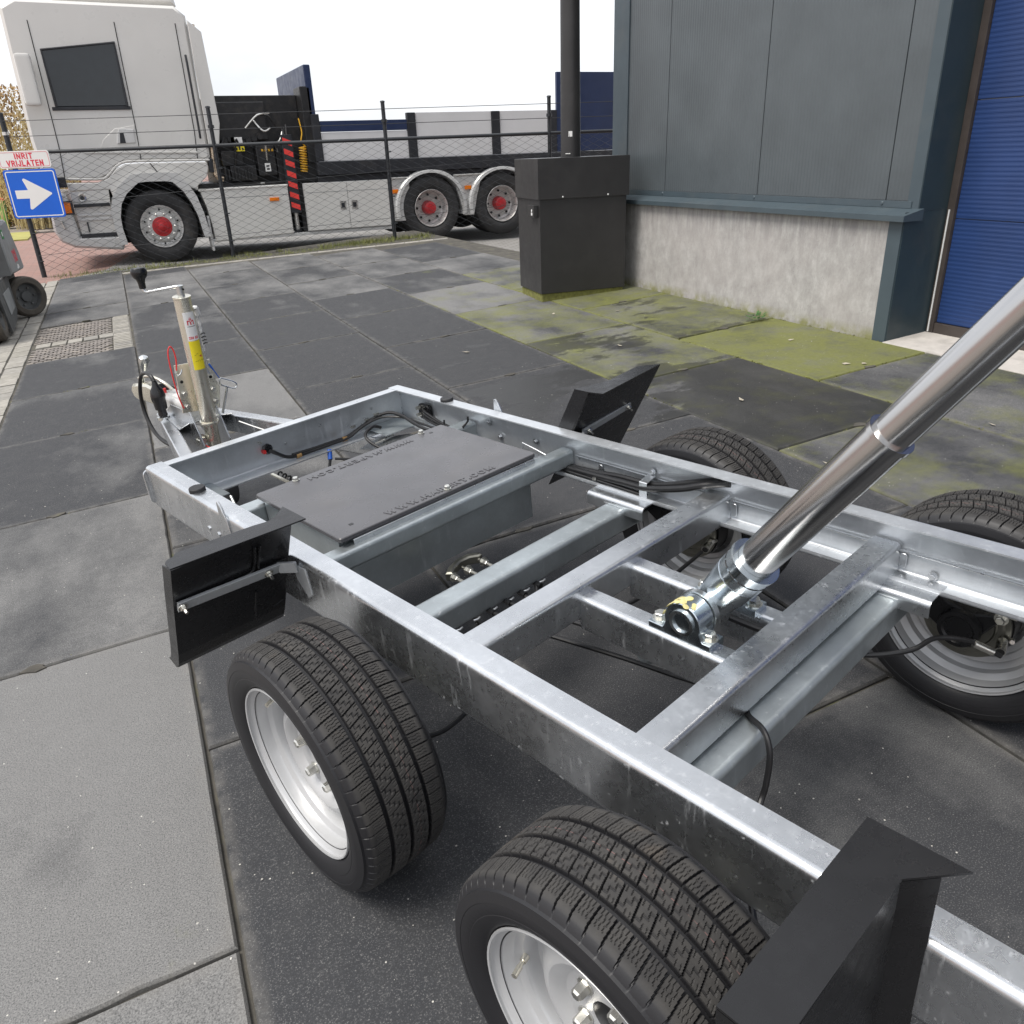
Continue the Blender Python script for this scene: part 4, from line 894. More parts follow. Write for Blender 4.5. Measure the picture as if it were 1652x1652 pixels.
lg += [[(-.013, .0), (-.009, .0), (-.009, .013), (-.013, .016)], [(.009, .0), (.013, .0), (.013, .016), (.009, .013)], [(-.0022, .0), (.0022, .0), (.0022, .010), (0, .012), (-.0022, .010)], [(-.013, .0165), (-.009, .0135), (-.0024, .0105), (-.001, .0128), (-.008, .018)], [(.013, .0165), (.008, .018), (.001, .0128), (.0024, .0105), (.009, .0135)], [(-.0055, .019), (-.0012, .015), (-.0008, .029), (-.003, .025)], [(.0055, .019), (.003, .025), (.0008, .029), (.0012, .015)]]
o = wrap_mesh('sticker_emblem', flat(lg), AC, .788, .0320, 'ink_red', wl)
o = wrap_mesh('sticker_lines', flat([[(-.014 + .0035 * i, -.0012), (-.0115 + .0035 * i, -.0012), (-.0115 + .0035 * i, .0012), (-.014 + .0035 * i, .0012)] for i in range(9)]), AC, .782, .0320, 'ink_black', wl); o['kind'] = 'stuff'
o = wrap_mesh('sticker_lines', flat([[(-.011, y), (.012, y), (.012, y + .0011), (-.011, y + .0011)] for y in (0, -.006, -.011)]), AC, .770, .0320, 'ink_black', wl); o['kind'] = 'stuff'
wrap_mesh('sticker_lettering', stroke_text('250 KG', .036, .0105, .2, .0001).mesh('lettering'), AC, .7385, .0320, 'ink_red', wl)
o = wrap_mesh('sticker_lines', flat([[(-.018, y), (.018 - .006 * (i % 3), y), (.018 - .006 * (i % 3), y + .0008), (-.018, y + .0008)] for i, y in enumerate((.050, .046, .042, .038, .034, -.046, -.050))] + [[(-.012 + .008 * i, .006 * math.sin(i * 2.)), (-.005 + .008 * i, .006 * math.sin(i * 2.) + .003), (-.005 + .008 * i, .006 * math.sin(i * 2.) + .0042), (-.012 + .008 * i, .006 * math.sin(i * 2.) + .0012)] for i in range(4)] + [[(-.014 + .009 * i, -.024 + .004 * math.sin(i * 3.)), (-.006 + .009 * i, -.021 + .004 * math.sin(i)), (-.006 + .009 * i, -.0198 + .004 * math.sin(i)), (-.014 + .009 * i, -.0228 + .004 * math.sin(i * 3.))] for i in range(4)]), AC, .668, .0320, 'ink_black', yl); o['kind'] = 'stuff'
dots = MB(); dots.cyl((.013, -.004, 0), (.013, -.004, .0001), .004, 14); wrap_mesh('sticker_dot', dots.mesh('print'), AC, .668, .0320, 'ink_red', yl)
# wrapped cable bundle, red and blue safety cables, ring pin
pts = [(.047, 3.105, .840), (.054, 3.105, .815), (.053, 3.105, .780), (.050, 3.105, .745), (.050, 3.105, .71), (.046, 3.105, .69), (.041, 3.105, .668)]
q = MB(); q.tube(pts, [.006, .0125, .0135, .011, .0105, .0095, .004], 14, smooth=4)
for i in range(len(q.v)): q.v[i] = tuple(Vector(q.v[i]) + Vector(rng.normal(0, .0012, 3)))
wb = part('wrapped_bundle', q, 'film', T, 20)
for z in (.735, .722, .709, .697):
    q = MB(); q.tube([(.040, 3.092, z), (.052, 3.091, z + .004), (.060, 3.098, z)], .0025, 6); part('bundle_tie', q, 'ink_black', wb)
wire('bundle_rod', [(.040, 3.106, .668), (.040, 3.106, .60)], .004, 'zinc', 0)
wire('red_safety_cable', [(-.080, 3.145, .46), (-.088, 3.142, .50), (-.091, 3.14, .558), (-.089, 3.14, .639), (-.083, 3.14, .688), (-.070, 3.14, .707), (-.061, 3.14, .689), (-.061, 3.14, .653), (-.070, 3.14, .612)], .0028, 'red', 6, 8)
wire('cable_ring', [(-.074, 3.14, .612), (-.076, 3.14, .600), (-.068, 3.138, .592), (-.056, 3.138, .600), (-.050, 3.138, .612)], .0032, 'zinc', 5, 8)
wire('blue_safety_cable', [(.055, 3.125, .610), (.060, 3.122, .596), (.068, 3.12, .578), (.081, 3.12, .545)], [.0045, .0045, .002, .002], 'blue', 0, 8)
wire('ring_pin', [(.080, 3.12, .540), (.087, 3.12, .543), (.110, 3.12, .531), (.133, 3.12, .517), (.144, 3.12, .503), (.138, 3.12, .491), (.122, 3.12, .492), (.098, 3.12, .506), (.081, 3.12, .517), (.077, 3.12, .530), (.080, 3.12, .540)], .0032, 'zinc', 4, 8)
wire('pin_rod', [(.103, 3.12, .503), (.085, 3.13, .45), (.066, 3.14, .398)], .0052, 'zinc', 0)

# ---- hydraulic ram
AXd = Vector((0, -.587, .81)).normalized(); A_0 = Vector((.0045, .742, .476))
q = MB(); q.lathe([(-.036, 0), (-.036, .026), (-.02, .034), (.02, .0405), (.085, .0470), (.098, .0478), (.0985, .0468), (.101, .0468), (.1015, .0478), (.1210, .0478), (.1215, .0462), (.1245, .0462), (.125, .0478), (.1420, .0478), (.1425, .0500), (.1480, .0500), (.1485, .0470), (.1485, .037)], 56, A_0, AXd, cap=False); ram = part('ram_base', q, 'sleeve', T)
q = MB(); q.lathe([(.08, .0), (.08, .0366), (.500, .0366), (.5005, .0388), (.5095, .0388), (.5100, .0372), (.510, .0)], 56, A_0, AXd); part('ram_stage', q, 'chrome', T)
q = MB(); q.lathe([(.40, .0), (.40, .0312), (1.30, .0312), (1.302, .033), (1.31, .033), (1.31, .026), (1.62, .026), (1.62, 0)], 56, A_0, AXd); part('ram_stage', q, 'chrome', T)
for k in range(12):
    a = 2 * math.pi * k / 12; b1 = AXd.orthogonal().normalized(); b2 = AXd.cross(b1)
    q = MB(); q.tube([A_0 + AXd * .123 + (b1 * math.cos(a + t * .18) + b2 * math.sin(a + t * .18)) * .0474 for t in (-1, -.5, 0, .5, 1)], .0016, 6); part('collar_slot', q, 'black_paint', ram)
for x0, x1 in ((-.096, -.050), (.058, .104)):
    yc, zc = .7455, .4745
    arc = [(yc + .041 * math.cos(a), zc + .041 * math.sin(a)) for a in np.linspace(-.30, math.pi + .30, 22)]
    pr = [(.682, .4305), (.826, .4305), (.826, .447), (.792, .447)] + [(yc + .0435, .4505)] + arc + [(yc - .0435, .4505), (.699, .447), (.682, .447)]
    q = MB(); q.prism(pr, x0, x1, 'yz', .0015); br = part('ram_bracket', q, 'sleeve', T)
    for y in (.812, .697):
        q = MB(); q.cyl(((x0 + x1) / 2, y, .447), ((x0 + x1) / 2, y, .449), .0165, 24); q.tube([((x0 + x1) / 2, y, .449), ((x0 + x1) / 2, y, .459), ((x0 + x1) / 2, y, .4605)], [.0125, .0125, .0108], 6); part('bracket_bolt', q, 'bolt', br)
q = MB(); q.lathe([(-.1005, .020), (-.1005, .0268), (.1085, .0268), (.1085, .020), (.10, .019), (-.094, .019)], 36, (0, .7455, .4745), (1, 0, 0), closed=True); part('pivot_tube', q, 'zinc', T)
q = MB(); q.cyl((-.086, .7455, .4745), (.09, .7455, .4745), .0192, 24); part('pivot_bore', q, 'hole', T)
q = MB(); q.lathe([(-.048, .030), (-.048, .0445), (-.036, .0445), (-.036, .030)], 36, (0, .7455, .4745), (1, 0, 0), closed=True); part('pivot_collar', q, 'zinc', T)
M['grease'] = plain('grease', (.62, .55, .25), .3, 0, .2, 40)
gq = MB()
for i in range(26):
    a = rng.normal(1.25, .45); x = rng.uniform(-.101, -.07); gq.lathe([(-.002, 0), (-.0012, .004), (0, .005 + .003 * rng.random()), (.0012, 0)], 9, (x, .7455 + .0415 * math.cos(a), .4745 + .0415 * math.sin(a)), (0, math.cos(a), math.sin(a)))
o = part('grease_smear', gq, 'grease', T); o['kind'] = 'stuff'
wire('hydraulic_hose', [(.02, .715, .44), (.035, .68, .428), (.05, .64, .418), (.06, .60, .41)], .007)

# ---- hoses and brake cables
wire('hydraulic_hose', [(.448, 1.95, .404), (.446, 1.70, .404), (.445, 1.60, .405), (.444, 1.52, .409), (.440, 1.42, .414), (.437, 1.32, .420), (.432, 1.25, .425), (.430, 1.19, .438), (.432, 1.12, .458), (.440, 1.07, .476), (.455, 1.03, .486), (.466, 1.0, .49)], .0092)
wire('hydraulic_hose', [(.462, 1.95, .404), (.462, 1.60, .404), (.460, 1.45, .412), (.456, 1.35, .424), (.452, 1.25, .430), (.450, 1.18, .446), (.452, 1.12, .466), (.462, 1.06, .484), (.468, 1.03, .49)], .0092)
wire('brake_cable', [(.436, 1.95, .4), (.435, 1.45, .402), (.433, 1.25, .401)], .0045); wire('brake_cable', [(.447, 1.5, .4), (.446, 1.25, .3985)], .0040)
q = MB(); q.prism(ribbon([(.4285, .392), (.4285, .442), (.468, .450)], .0022, .003), 1.236, 1.262, 'xz'); part('hose_clip', q, 'galv_light', T)
q = MB(); q.lathe([(0, 0), (0, .006), (.008, .006), (.008, 0)], 8, (.430, 1.43, .404), (0, 0, 1)); part('cable_clip', q, 'bolt', T)
eq = MB(); eq.prism([(-.098, 1.492), (-.07, 1.515), (-.03, 1.530), (.01, 1.528), (.032, 1.510), (.034, 1.496), (.022, 1.494), (.0, 1.508), (-.03, 1.510), (-.062, 1.498), (-.085, 1.478)], .285, .312, 'xy', .004); part('brake_equaliser', eq, 'olive_zinc', T)
for x in (-.082, -.034, .022):
    q = MB(); q.tube([(x, 1.50, .298), (x + .002, 1.36, .292)], .0048, 10); q.hexbolt((x, 1.478, .297), (0, -1, 0), .0095, .016); part('brake_rod', q, 'bolt', T)
for i, x in enumerate((-.133, -.078, -.028, .027)):
    q = MB(); q.tube([(x, 1.285, .300), (x, 1.262, .300)], .0075, 10); part('cable_ferrule', q, 'plastic', T)
    if i == 0: pts = [(x, 1.28, .300), (-.13, 1.22, .297), (-.118, 1.16, .288), (-.095, 1.108, .281), (-.054, .933, .280), (-.018, .742, .282), (.04, .66, .288), (.12, .635, .296), (.206, .612, .300), (.261, .530, .298), (.331, .474, .298), (.40, .452, .300), (.455, .40, .285), (.488, .348, .252)]
    elif i == 1: pts = [(x, 1.28, .300), (-.070, 1.20, .30), (-.045, 1.05, .31), (-.03, .80, .325), (-.06, .64, .34), (-.135, .575, .372), (-.165, .527, .384), (-.184, .502, .360), (-.203, .495, .31), (-.223, .493, .28), (-.30, .47, .25), (-.42, .38, .245), (-.488, .348, .25)]
    elif i == 2: pts = [(x, 1.28, .300), (-.02, 1.18, .28), (.06, 1.10, .26), (.25, 1.08, .25), (.42, 1.09, .25), (.488, 1.097, .25)]
    else: pts = [(x, 1.28, .300), (-.01, 1.25, .275), (-.12, 1.22, .22), (-.30, 1.16, .19), (-.42, 1.11, .22), (-.488, 1.097, .25)]
    wire('brake_cable', pts, .0055)
q = MB(); q.cyl((.458, .395, .281), (.479, .362, .262), .0085, 12); part('cable_ferrule', q, 'bolt', T)
q = MB(); q.lathe([(0, 0), (0, .034), (.004, .037), (.020, .037), (.022, .034), (.022, 0)], 32, (.005, .925, .275), (.75, -.35, -.1)); part('ram_stop', q, 'galv_dull', T)

# ================================================================ BUILDING
B_ = thing('workshop_building', 'slate grey clad workshop with pale concrete base wall and blue sectional door', 'building', Matrix.Translation((3.95, 3.35, .22)))
BI = Matrix.Translation((-3.95, -3.35, -.22))
def bpart(name, mb, mat, parent=None, kind=None):
    mb.xf(BI); o = part(name, mb, mat, parent or B_); return o
q = MB(); q.box(3.954, 4.06, 3.449, 6.62, .02, .902, .004)
cw = part('concrete_wall', q, 'wall', B_); cw.location = (-3.95, -3.35, -.22)
q = MB(); q.box(3.949, 4.055, 3.356, 3.4486, .05, .902, .002); bpart('corner_flashing', q, 'trim')
q = MB(); q.prism([(3.908, .905), (3.908, .936), (4.062, .968), (4.062, .952), (3.914, .920), (3.914, .905)], 3.322, 6.62, 'xz'); sill = bpart('sill', q, 'trim')
q = MB(); q.prism([(3.909, .9055), (3.909, .9365), (4.06, .9675), (4.06, .9055)], 3.3195, 3.3218, 'xz'); bpart('sill_end', q, 'trim', sill)
H_ = 6.4
q = MB(); q.box(4.046, 4.058, 3.40, 6.60, .966, 1.004, .002); bpart('base_flashing', q, 'trim')
for i, (y0, y1) in enumerate(((3.433, 3.590), (3.596, 4.703), (4.709, 5.814), (5.820, 6.385))):
    q = MB(); q.box(4.060, 4.13, y0, y1, 1.004, H_, .004)
    o = part('cladding_panel', q, 'clad', B_); o.location = (-3.95, -3.35, -.22)
for y in (3.593, 4.706, 5.817):
    q = MB(); q.lathe([(0, 0), (0, .012), (.004, .009), (.005, 0)], 12, (4.0455, y + .012, .988), (-1, 0, 0)); bpart('flashing_screw', q, 'trim')
q = MB(); q.box(4.052, 4.14, 3.354, 3.4325, .955, H_, .003); bpart('corner_trim', q, 'trim')
q = MB(); q.box(4.050, 4.14, 6.388, 6.62, .955, H_, .003); bpart('corner_trim', q, 'trim')
q = MB(); q.box(4.135, 14, 6.55, 6.605, .0, H_); bpart('end_wall', q, 'clad')
q = MB(); q.box(4.035, 4.30, -6, 6.64, H_ + .0005, H_ + .12); bpart('roof_edge', q, 'trim')
q = MB(); q.box(4.1405, 14, -6, 6.54, H_ - .1, H_); bpart('roof', q, 'trim')
q = MB(); q.box(3.956, 4.318, 3.350, 3.3555, .1, .952); bpart('door_reveal', q, 'trim_dark')
q = MB(); q.box(4.055, 4.318, 3.349, 3.3532, .953, 4.2); bpart('door_reveal', q, 'trim_dark')
q = MB(); q.box(4.055, 4.36, -1.5, 3.347, 3.92, 4.2); bpart('door_lintel', q, 'trim')
q = MB(); q.box(4.055, 4.13, -1.5, 3.345, 4.205, H_); bpart('cladding_panel', q, 'clad')
q = MB(); q.box(4.055, 4.13, -6, -1.52, .1, H_); bpart('cladding_panel', q, 'clad')
q = MB(); q.box(4.285, 4.335, 3.300, 3.3475, .245, 3.9, .002); bpart('door_frame', q, 'frame_brown')
q = MB(); q.box(4.280, 4.284, 3.326, 3.334, .25, .95); bpart('seal_strip', q, 'white_label')
q = MB(); q.box(4.290, 4.335, -1.5, 3.299, .240, .305, .004); bpart('door_seal', q, 'frame_brown')
for i in range(6):
    z0 = .306 + (.594 if i else 0) + .61 * max(0, i - 1); z1 = .900 + .61 * i
    q = MB(); q.box(4.305, 4.345, -1.48, 3.298, z0 + .002, z1 - .002, .004); o = part('door_panel', q, 'door', B_); o.location = (-3.95, -3.35, -.22)
q = MB(); q.box(3.935, 4.34, -3.2, 3.352, -.25, .003, .004); o = structure('threshold', q, 'apron', M_YD)

# anthracite cabinet and mast
C_ = thing('meter_cabinet', 'anthracite metal cabinet with overhanging cap in front of the concrete wall', 'cabinet', Matrix.Translation((3.455, 6.31, .195)) @ Matrix.Rotation(R(-7.0), 4, 'Z'))
q = MB(); q.box(-.375, .375, -.262, .262, -.10, .045, .01); part('mossy_plinth', q, 'moss', C_)
q = MB(); q.box(-.385, .385, -.272, .272, .045, .80, .004); part('cabinet_body', q, 'box', C_)
q = MB(); q.box(-.402, .402, -.289, .289, .788, 1.092, .004); cap = part('cabinet_cap', q, 'box', C_)
for x in (-.19, .21):
    q = MB(); q.lathe([(0, 0), (0, .007), (.003, .005), (.004, 0)], 12, (x, -.2895, .802), (0, -1, 0)); part('white_screw', q, 'white_label', cap)
q = MB(); q.box(-.425, -.386, -.235, -.085, .652, .745, .004); lk = part('lock_box', q, 'box', C_)
q = MB(); q.cyl((-.4255, -.19, .705), (-.427, -.19, .705), .011, 16); part('key_mark', q, 'white_label', lk)
q = MB(); q.box(-.4268, -.4255, -.205, -.175, .668, .690, .0003); part('key_mark', q, 'white_label', lk)
mast = thing('lamp_mast', 'dark steel lamp mast rising through the cabinet cap with a small white sticker', 'mast', Matrix.Translation((3.47, 6.34, .195)))
q = MB(); q.lathe([(1.1055, 0), (1.1055, .082), (5.6, .06), (5.6, 0)], 40); q.xf(Matrix.Rotation(-math.pi / 2, 4, 'Y') @ Matrix.Scale(1, 4)) if 0 else None
q = MB(); q.lathe([(1.0925, 0), (1.0925, .082), (5.6, .06), (5.6, 0)], 40, (0, 0, 0), (0, 0, 1)); part('pole', q, 'box', mast)
dv = Vector((-3.47, -6.34, 0)).normalized(); rt = Vector((dv.y, -dv.x, 0)) * -1
def on_pole(a, z, r=.0815): return (dv * math.cos(a) + rt * math.sin(a)) * r + Vector((0, 0, z))
q = MB(); P = [on_pole(a, z, rr) for rr in (.0815, .0795) for a in (-.22, -.02, .16) for z in (1.245, 1.285)]
q.add(P, [(0, 2, 3, 1), (2, 4, 5, 3), (6, 7, 9, 8), (8, 9, 11, 10), (0, 1, 7, 6), (4, 10, 11, 5), (1, 3, 9, 7), (3, 5, 11, 9), (0, 6, 8, 2), (2, 8, 10, 4)]); part('sticker', q, 'white_label', mast)
for k in range(3):
    q = MB(); c = on_pole(-.45 + .17 * k, 1.117, .084); q.lathe([(-.004, 0), (-.003, .006), (0, .008), (.003, .006), (.004, 0)], 8, c, (0, 0, 1)); part('white_bead', q, 'white_label', mast)

# ================================================================ FENCE
fb = Vector((-1.184 * ct, 13.662, 0)); fdv = Vector((.958 * ct, -.286, 0)).normalized()
F_ = thing('chain_link_fence', 'anthracite chain link fence with steel posts between yard and truck', 'fence', Matrix.Translation((fb.x, fb.y, -.07)))
ground_at = lambda x: (x / ct) * math.tan(TH)
SP = [0, 2.69, 5.09, 7.50, 9.9]; RAIL = 1.575
for i, s_ in enumerate(SP):
    p = fdv * s_; gz = ground_at(fb.x + p.x) + .07
    q = MB(); q.cyl((p.x, p.y, gz - .1), (p.x, p.y, 2.12), .034 if i == 0 else .028, 18); q.lathe([(2.12, .036), (2.14, .03), (2.145, 0)], 18, (p.x, p.y, 0), (0, 0, 1)); post = part('post', q, 'fence', F_)
    for z in (.22, .60, 1.20):
        q = MB(); q.tube([(p.x, p.y - .036, gz + z), (p.x + .05, p.y - .045, gz + z)], .009, 8); part('tie_clamp', q, 'fence', post)
    q = MB(); q.lathe([(-.02, .037), (-.02, .042), (.02, .042), (.02, .037)], 20, (p.x, p.y, 1.815 + .07), (0, 0, 1), closed=True); part('wire_clamp', q, 'alu' if i == 0 else 'fence', post)
q = MB(); q.tube([fdv * -.02 + Vector((0, 0, RAIL + .07)), fdv * 10 + Vector((0, 0, RAIL + .07))], .024, 14); part('top_rail', q, 'fence', F_)
for z in (1.775, 1.965):
    q = MB(); q.tube([fdv * 0 + Vector((0, -.03, z + .07)), fdv * 10 + Vector((0, -.03, z + .07))], .0042, 6); part('strand_wire', q, 'fence', F_)
# diamond mesh: zigzag wires
nrm = Vector((-fdv.y, fdv.x, 0)); q = MB(); pitch = .094; rw = .0043
nW = int(9.95 / pitch)
P, Fc = [], []
for k in range(nW):
    s0 = .03 + k * pitch; gz = ground_at(fb.x + fdv.x * s0) + .12
    n = int((RAIL + .07 - gz) / (pitch * .5)); base = len(P)
    for j in range(n + 1):
        z = RAIL + .05 - j * pitch * .5; s_ = s0 + (pitch * .5 if (j + k) % 2 else -pitch * .5)
        c = fdv * s_ + Vector((0, 0, z)) + nrm * (-.03 + (.002 if j % 2 else -.002))
        for a in (0, 2.094, 4.189): P.append(c + fdv * rw * math.cos(a) + nrm * rw * math.sin(a))
    for j in range(n):
        for a in range(3): Fc.append((base + j * 3 + a, base + j * 3 + (a + 1) % 3, base + j * 3 + 3 + (a + 1) % 3, base + j * 3 + 3 + a))
q.add(P, Fc); o = part('wire_mesh', q, 'fence', F_); o['kind'] = 'stuff'
for z in (.30, .95):
    pts = [fdv * s_ + Vector((0, -.034, ground_at(fb.x + fdv.x * s_) + .07 + z)) for s_ in np.linspace(0, 9.9, 12)]
    q = MB(); q.tube(pts, .003, 5); part('strand_wire', q, 'fence', F_)

# signs on the first post
def sgn_matrix(s_, z, off): return Matrix.Translation(Vector((fb.x, fb.y, 0)) + fdv * s_ - nrm * off + Vector((0, 0, z))) @ mat3(fdv, (0, 0, 1), (0, 0, 0))
hz = lambda c, s_: c + .0565 * (-1.184 + .958 * s_)
S1 = thing('direction_sign', 'square blue sign with a white arrow pointing right on the fence post', 'sign', sgn_matrix(.185, hz(1.108, .185), .045))
q = MB(); q.prism(rrect(-.340, .340, -.315, .315, .04, 6), -.006, .006, 'xy', .002); part('panel', q, 'sign_blue', S1)
def ring(x, y, r, t, z):
    a = rrect(-x, x, -y, y, r, 6); b = rrect(-x + t, x - t, -y + t, y - t, max(.004, r - t), 6); n = len(a); m = MB()
    P = [(u, v, zz) for zz in (z, z + .0006) for pl in (a, b) for (u, v) in pl]; F = []
    for i in range(n):
        j = (i + 1) % n; F += [(i, j, n + j, n + i), (2 * n + i, 3 * n + i, 3 * n + j, 2 * n + j), (i, 2 * n + i, 2 * n + j, j), (n + i, n + j, 3 * n + j, 3 * n + i)]
    return m.add(P, F)
part('white_border', ring(.318, .293, .03, .013, .0064), 'sign_white', S1)
arrow = [(-.245, .052), (-.075, .052), (-.115, .185), (-.100, .200), (-.085, .198), (.225, .008), (.228, -.008), (-.070, -.196), (-.090, -.200), (-.103, -.185), (-.078, -.056), (-.245, -.056)]
q = MB(); q.prism(arrow, .0064, .0072, 'xy'); part('arrow', q, 'sign_white', S1)
S2 = thing('notice_sign', 'white notice sign with red lettering above the blue arrow sign', 'sign', sgn_matrix(.165, hz(1.548, .165), .045))
q = MB(); q.prism(rrect(-.335, .335, -.107, .107, .035, 6), -.006, .006, 'xy', .002); part('panel', q, 'sign_white', S2)
part('red_border', ring(.318, .092, .028, .0045, .0064), 'sign_red', S2)
block_letters('INRIT', .235, .076, .21, 'sign_red', S2, mat3((1, 0, 0), (0, 1, 0), (.0, .043, .0064)), .0006, .22)
block_letters('VRIJLATEN', .475, .076, .21, 'sign_red', S2, mat3((1, 0, 0), (0, 1, 0), (.0, -.045, .0064)), .0006, .22)

# ================================================================ TRUCK (x along the side, y depth behind the visible side, z height)
TK = thing('crane_truck', 'cream flatbed truck with red wheel hubs parked behind the chain link fence', 'truck', Matrix.Translation((0, 14.0, -.028)))
def tp(name, q, mat, parent=None): q.xf(Matrix.Translation((0, 0, .028))); return part(name, q, mat, parent or TK)
def plate(name, poly, y0, y1, mat, parent=None, bev=.012): q = MB(); q.prism(poly, y0, y1, 'xz', bev); return tp(name, q, mat, parent)
cab = plate('cab', [(-.90, 3.35), (-.93, 1.75), (-.90, 1.32), (-.84, 1.215), (-.16, 1.185), (-.02, 1.235), (.10, 1.35), (.22, 1.405), (.45, 1.412), (1.40, 1.395), (1.44, 1.45), (1.44, 3.30), (1.30, 3.42), (-.70, 3.45)], .045, 2.42, 'cream', None, .04)
plate('cab_bead', [(-.30, 1.545), (-.05, 1.53), (1.25, 1.49), (1.28, 1.51), (1.25, 1.535), (0, 1.575)], .030, .05, 'cream', cab, .012)
q = MB(); q.tube([(-.90, .052, 1.24), (-.20, .045, 1.197), (-.05, .045, 1.235), (.08, .045, 1.35), (.22, .045, 1.415), (.45, .045, 1.42), (1.42, .045, 1.40)], .018, 10, smooth=3); tp('cab_sill_lip', q, 'cream', cab)
for pts in ([(-.60, 3.2), (-.595, 1.63), (-.62, 1.19)], [(.475, 3.2), (.47, 1.85), (.45, 1.415)], [(1.28, 3.2), (1.275, 1.8), (1.25, 1.41)]):
    q = MB(); q.tube([(x, .043, z) for x, z in pts], .006, 6); tp('door_gap', q, 'hole', cab)
dr = plate('door_upper', [(-.10, 1.56), (.0, 1.72), (.18, 1.86), (.46, 1.90), (.46, 1.60), (.30, 1.555)], .036, .047, 'cream', cab, .006)
plate('door_handle', [(.17, 1.655), (.20, 1.80), (.24, 1.865), (.44, 1.85), (.43, 1.66)], .020, .046, 'cream_grey', cab, .012)
q = MB(); q.prism([(.215, 1.665), (.24, 1.80), (.29, 1.80), (.295, 1.665)], .016, .022, 'xz', .004); tp('handle_recess', q, 'chassis', cab)
plate('side_window', [(-.50, 2.15), (-.52, 2.85), (.42, 2.95), (.42, 2.15)], .030, .05, 'glass', cab, .01)
q = MB(); q.box(-.56, .46, .026, .05, 2.105, 2.15, .008); tp('window_sill', q, 'chassis', cab)
q = MB(); q.tube([(-.50, .03, 2.15), (-.52, .03, 2.85), (.42, .03, 2.95), (.42, .03, 2.15)], .018, 8); tp('window_seal', q, 'chassis', cab)
mr = MB(); mr.box(-.86, -.66, -.30, -.10, 2.15, 2.78, .05); mr = tp('mirror_housing', mr, 'cream', cab)
for z in (2.30, 2.65):
    q = MB(); q.tube([(-.76, -.12, z), (-.72, .05, z + .03)], .022, 8); tp('mirror_arm', q, 'chassis', mr)
q = MB(); q.tube([(1.34, .0, 1.70), (1.34, -.03, 1.80), (1.34, -.03, 2.7), (1.34, .0, 2.8)], .016, 8); tp('grab_rail', q, 'chassis', cab)
plate('side_deflector', [(1.445, 1.60), (1.445, 3.25), (1.62, 3.10), (1.66, 1.9), (1.60, 1.60)], .03, .07, 'cream', cab, .01)
plate('roof_fairing', [(-.30, 3.455), (.10, 3.80), (1.28, 3.92), (1.36, 3.45)], .25, 2.2, 'cream', cab, .05)
# front fender skirt with the wheel arch
sk = [(-.62, 1.165), (-.20, 1.150), (-.05, 1.205), (.08, 1.325), (.22, 1.385), (.45, 1.392), (1.37, 1.375), (1.385, 1.30), (1.34, 1.17), (1.185, 1.045), (1.17, .98), (1.08, 1.02), (.90, 1.20), (.30, 1.21), (.12, 1.12), (-.03, .90), (-.06, 1.05), (-.60, 1.05)]
plate('fender_skirt', sk, .025, .40, 'cream', None, .012)
q = MB(); q.tube([(.56, .022, 1.388), (.64, .022, 1.26)], .007, 6); tp('panel_gap', q, 'hole', cab)
outer = [(-.07, .27), (-.11, .50), (-.12, .74), (-.06, .93), (.06, 1.09), (.25, 1.235), (.40, 1.25), (.75, 1.25), (.90, 1.235), (1.03, 1.09), (1.13, .90), (1.19, .66), (1.235, .30)]
inner = [(.02, .27), (-.005, .50), (.0, .66), (.05, .84), (.15, .98), (.34, 1.125), (.45, 1.135), (.72, 1.13), (.82, 1.115), (.95, .98), (1.04, .80), (1.10, .62), (1.14, .30)]
q = MB(); n = len(outer)
P = [(x, y, z) for y, dz in ((-.05, 0), (-.035, 1), (.40, 1)) for pl, off in ((outer, 0), (inner, 0)) for x, z in pl]
Fq = []
for i in range(n - 1):
    Fq += [(i, i + 1, n + i + 1, n + i), (i, 2 * n + i, 2 * n + i + 1, i + 1), (2 * n + i, 4 * n + i, 4 * n + i + 1, 2 * n + i + 1), (n + i, n + i + 1, 3 * n + i + 1, 3 * n + i), (3 * n + i, 3 * n + i + 1, 5 * n + i + 1, 5 * n + i)]
q.add(P, Fq); tp('wheel_arch', q, 'cream_grey')
plate('arch_shade_block', [(-.2, .3), (-.1, 1.2), (1.0, 1.25), (1.2, .3)], .42, 2.0, 'hole', None, 0)  # dark block painting the shade inside the front arch
q = MB(); q.box(1.225, 1.26, -.01, .30, .08, .60, .006); tp('mud_flap', q, 'cream_grey')
# bumper, steps, lamps
bump = plate('bumper', [(-.92, .78), (-.93, .52), (-.86, .36), (-.70, .275), (-.06, .195), (.0, .31), (-.09, .40), (-.60, .415), (-.66, 1.03), (-.86, 1.05)], -.01, 2.3, 'cream_grey', None, .03)
stp = plate('step_recess', [(-.60, 1.045), (-.08, 1.05), (-.115, .60), (-.09, .41), (-.575, .425)], .03, .10, 'cream', None, .006)
for z, h_ in ((.850, .022), (.43, .025)):
    q = MB(); q.box(-.59, -.105, -.005, .08, z - h_, z + h_, .006); tp('step', q, 'chassis', stp)
for z in (.72, .66):
    q = MB(); q.box(-.565, -.12, .015, .05, z - .022, z + .012, .006); tp('step_trim', q, 'cream_grey', stp)
q = MB(); q.box(-.475, -.455, .0, .03, .48, .62, .004); tp('step_pin', q, 'chassis', stp)
q = MB(); q.lathe([(0, 0), (0, .030), (.012, .034), (.020, .052), (.012, .058), (0, .058)], 28, (-.455, .028, .955), (0, -1, 0)); tp('side_lamp', q, 'alu', stp)
q = MB(); q.lathe([(0, 0), (0, .028), (.004, .02), (.005, 0)], 20, (-.455, .010, .955), (0, -1, 0)); tp('lamp_lens', q, 'chassis', stp)
q = MB(); q.box(-.72, -.63, -.022, .05, .755, .905, .01); tp('indicator', q, 'orange', bump)
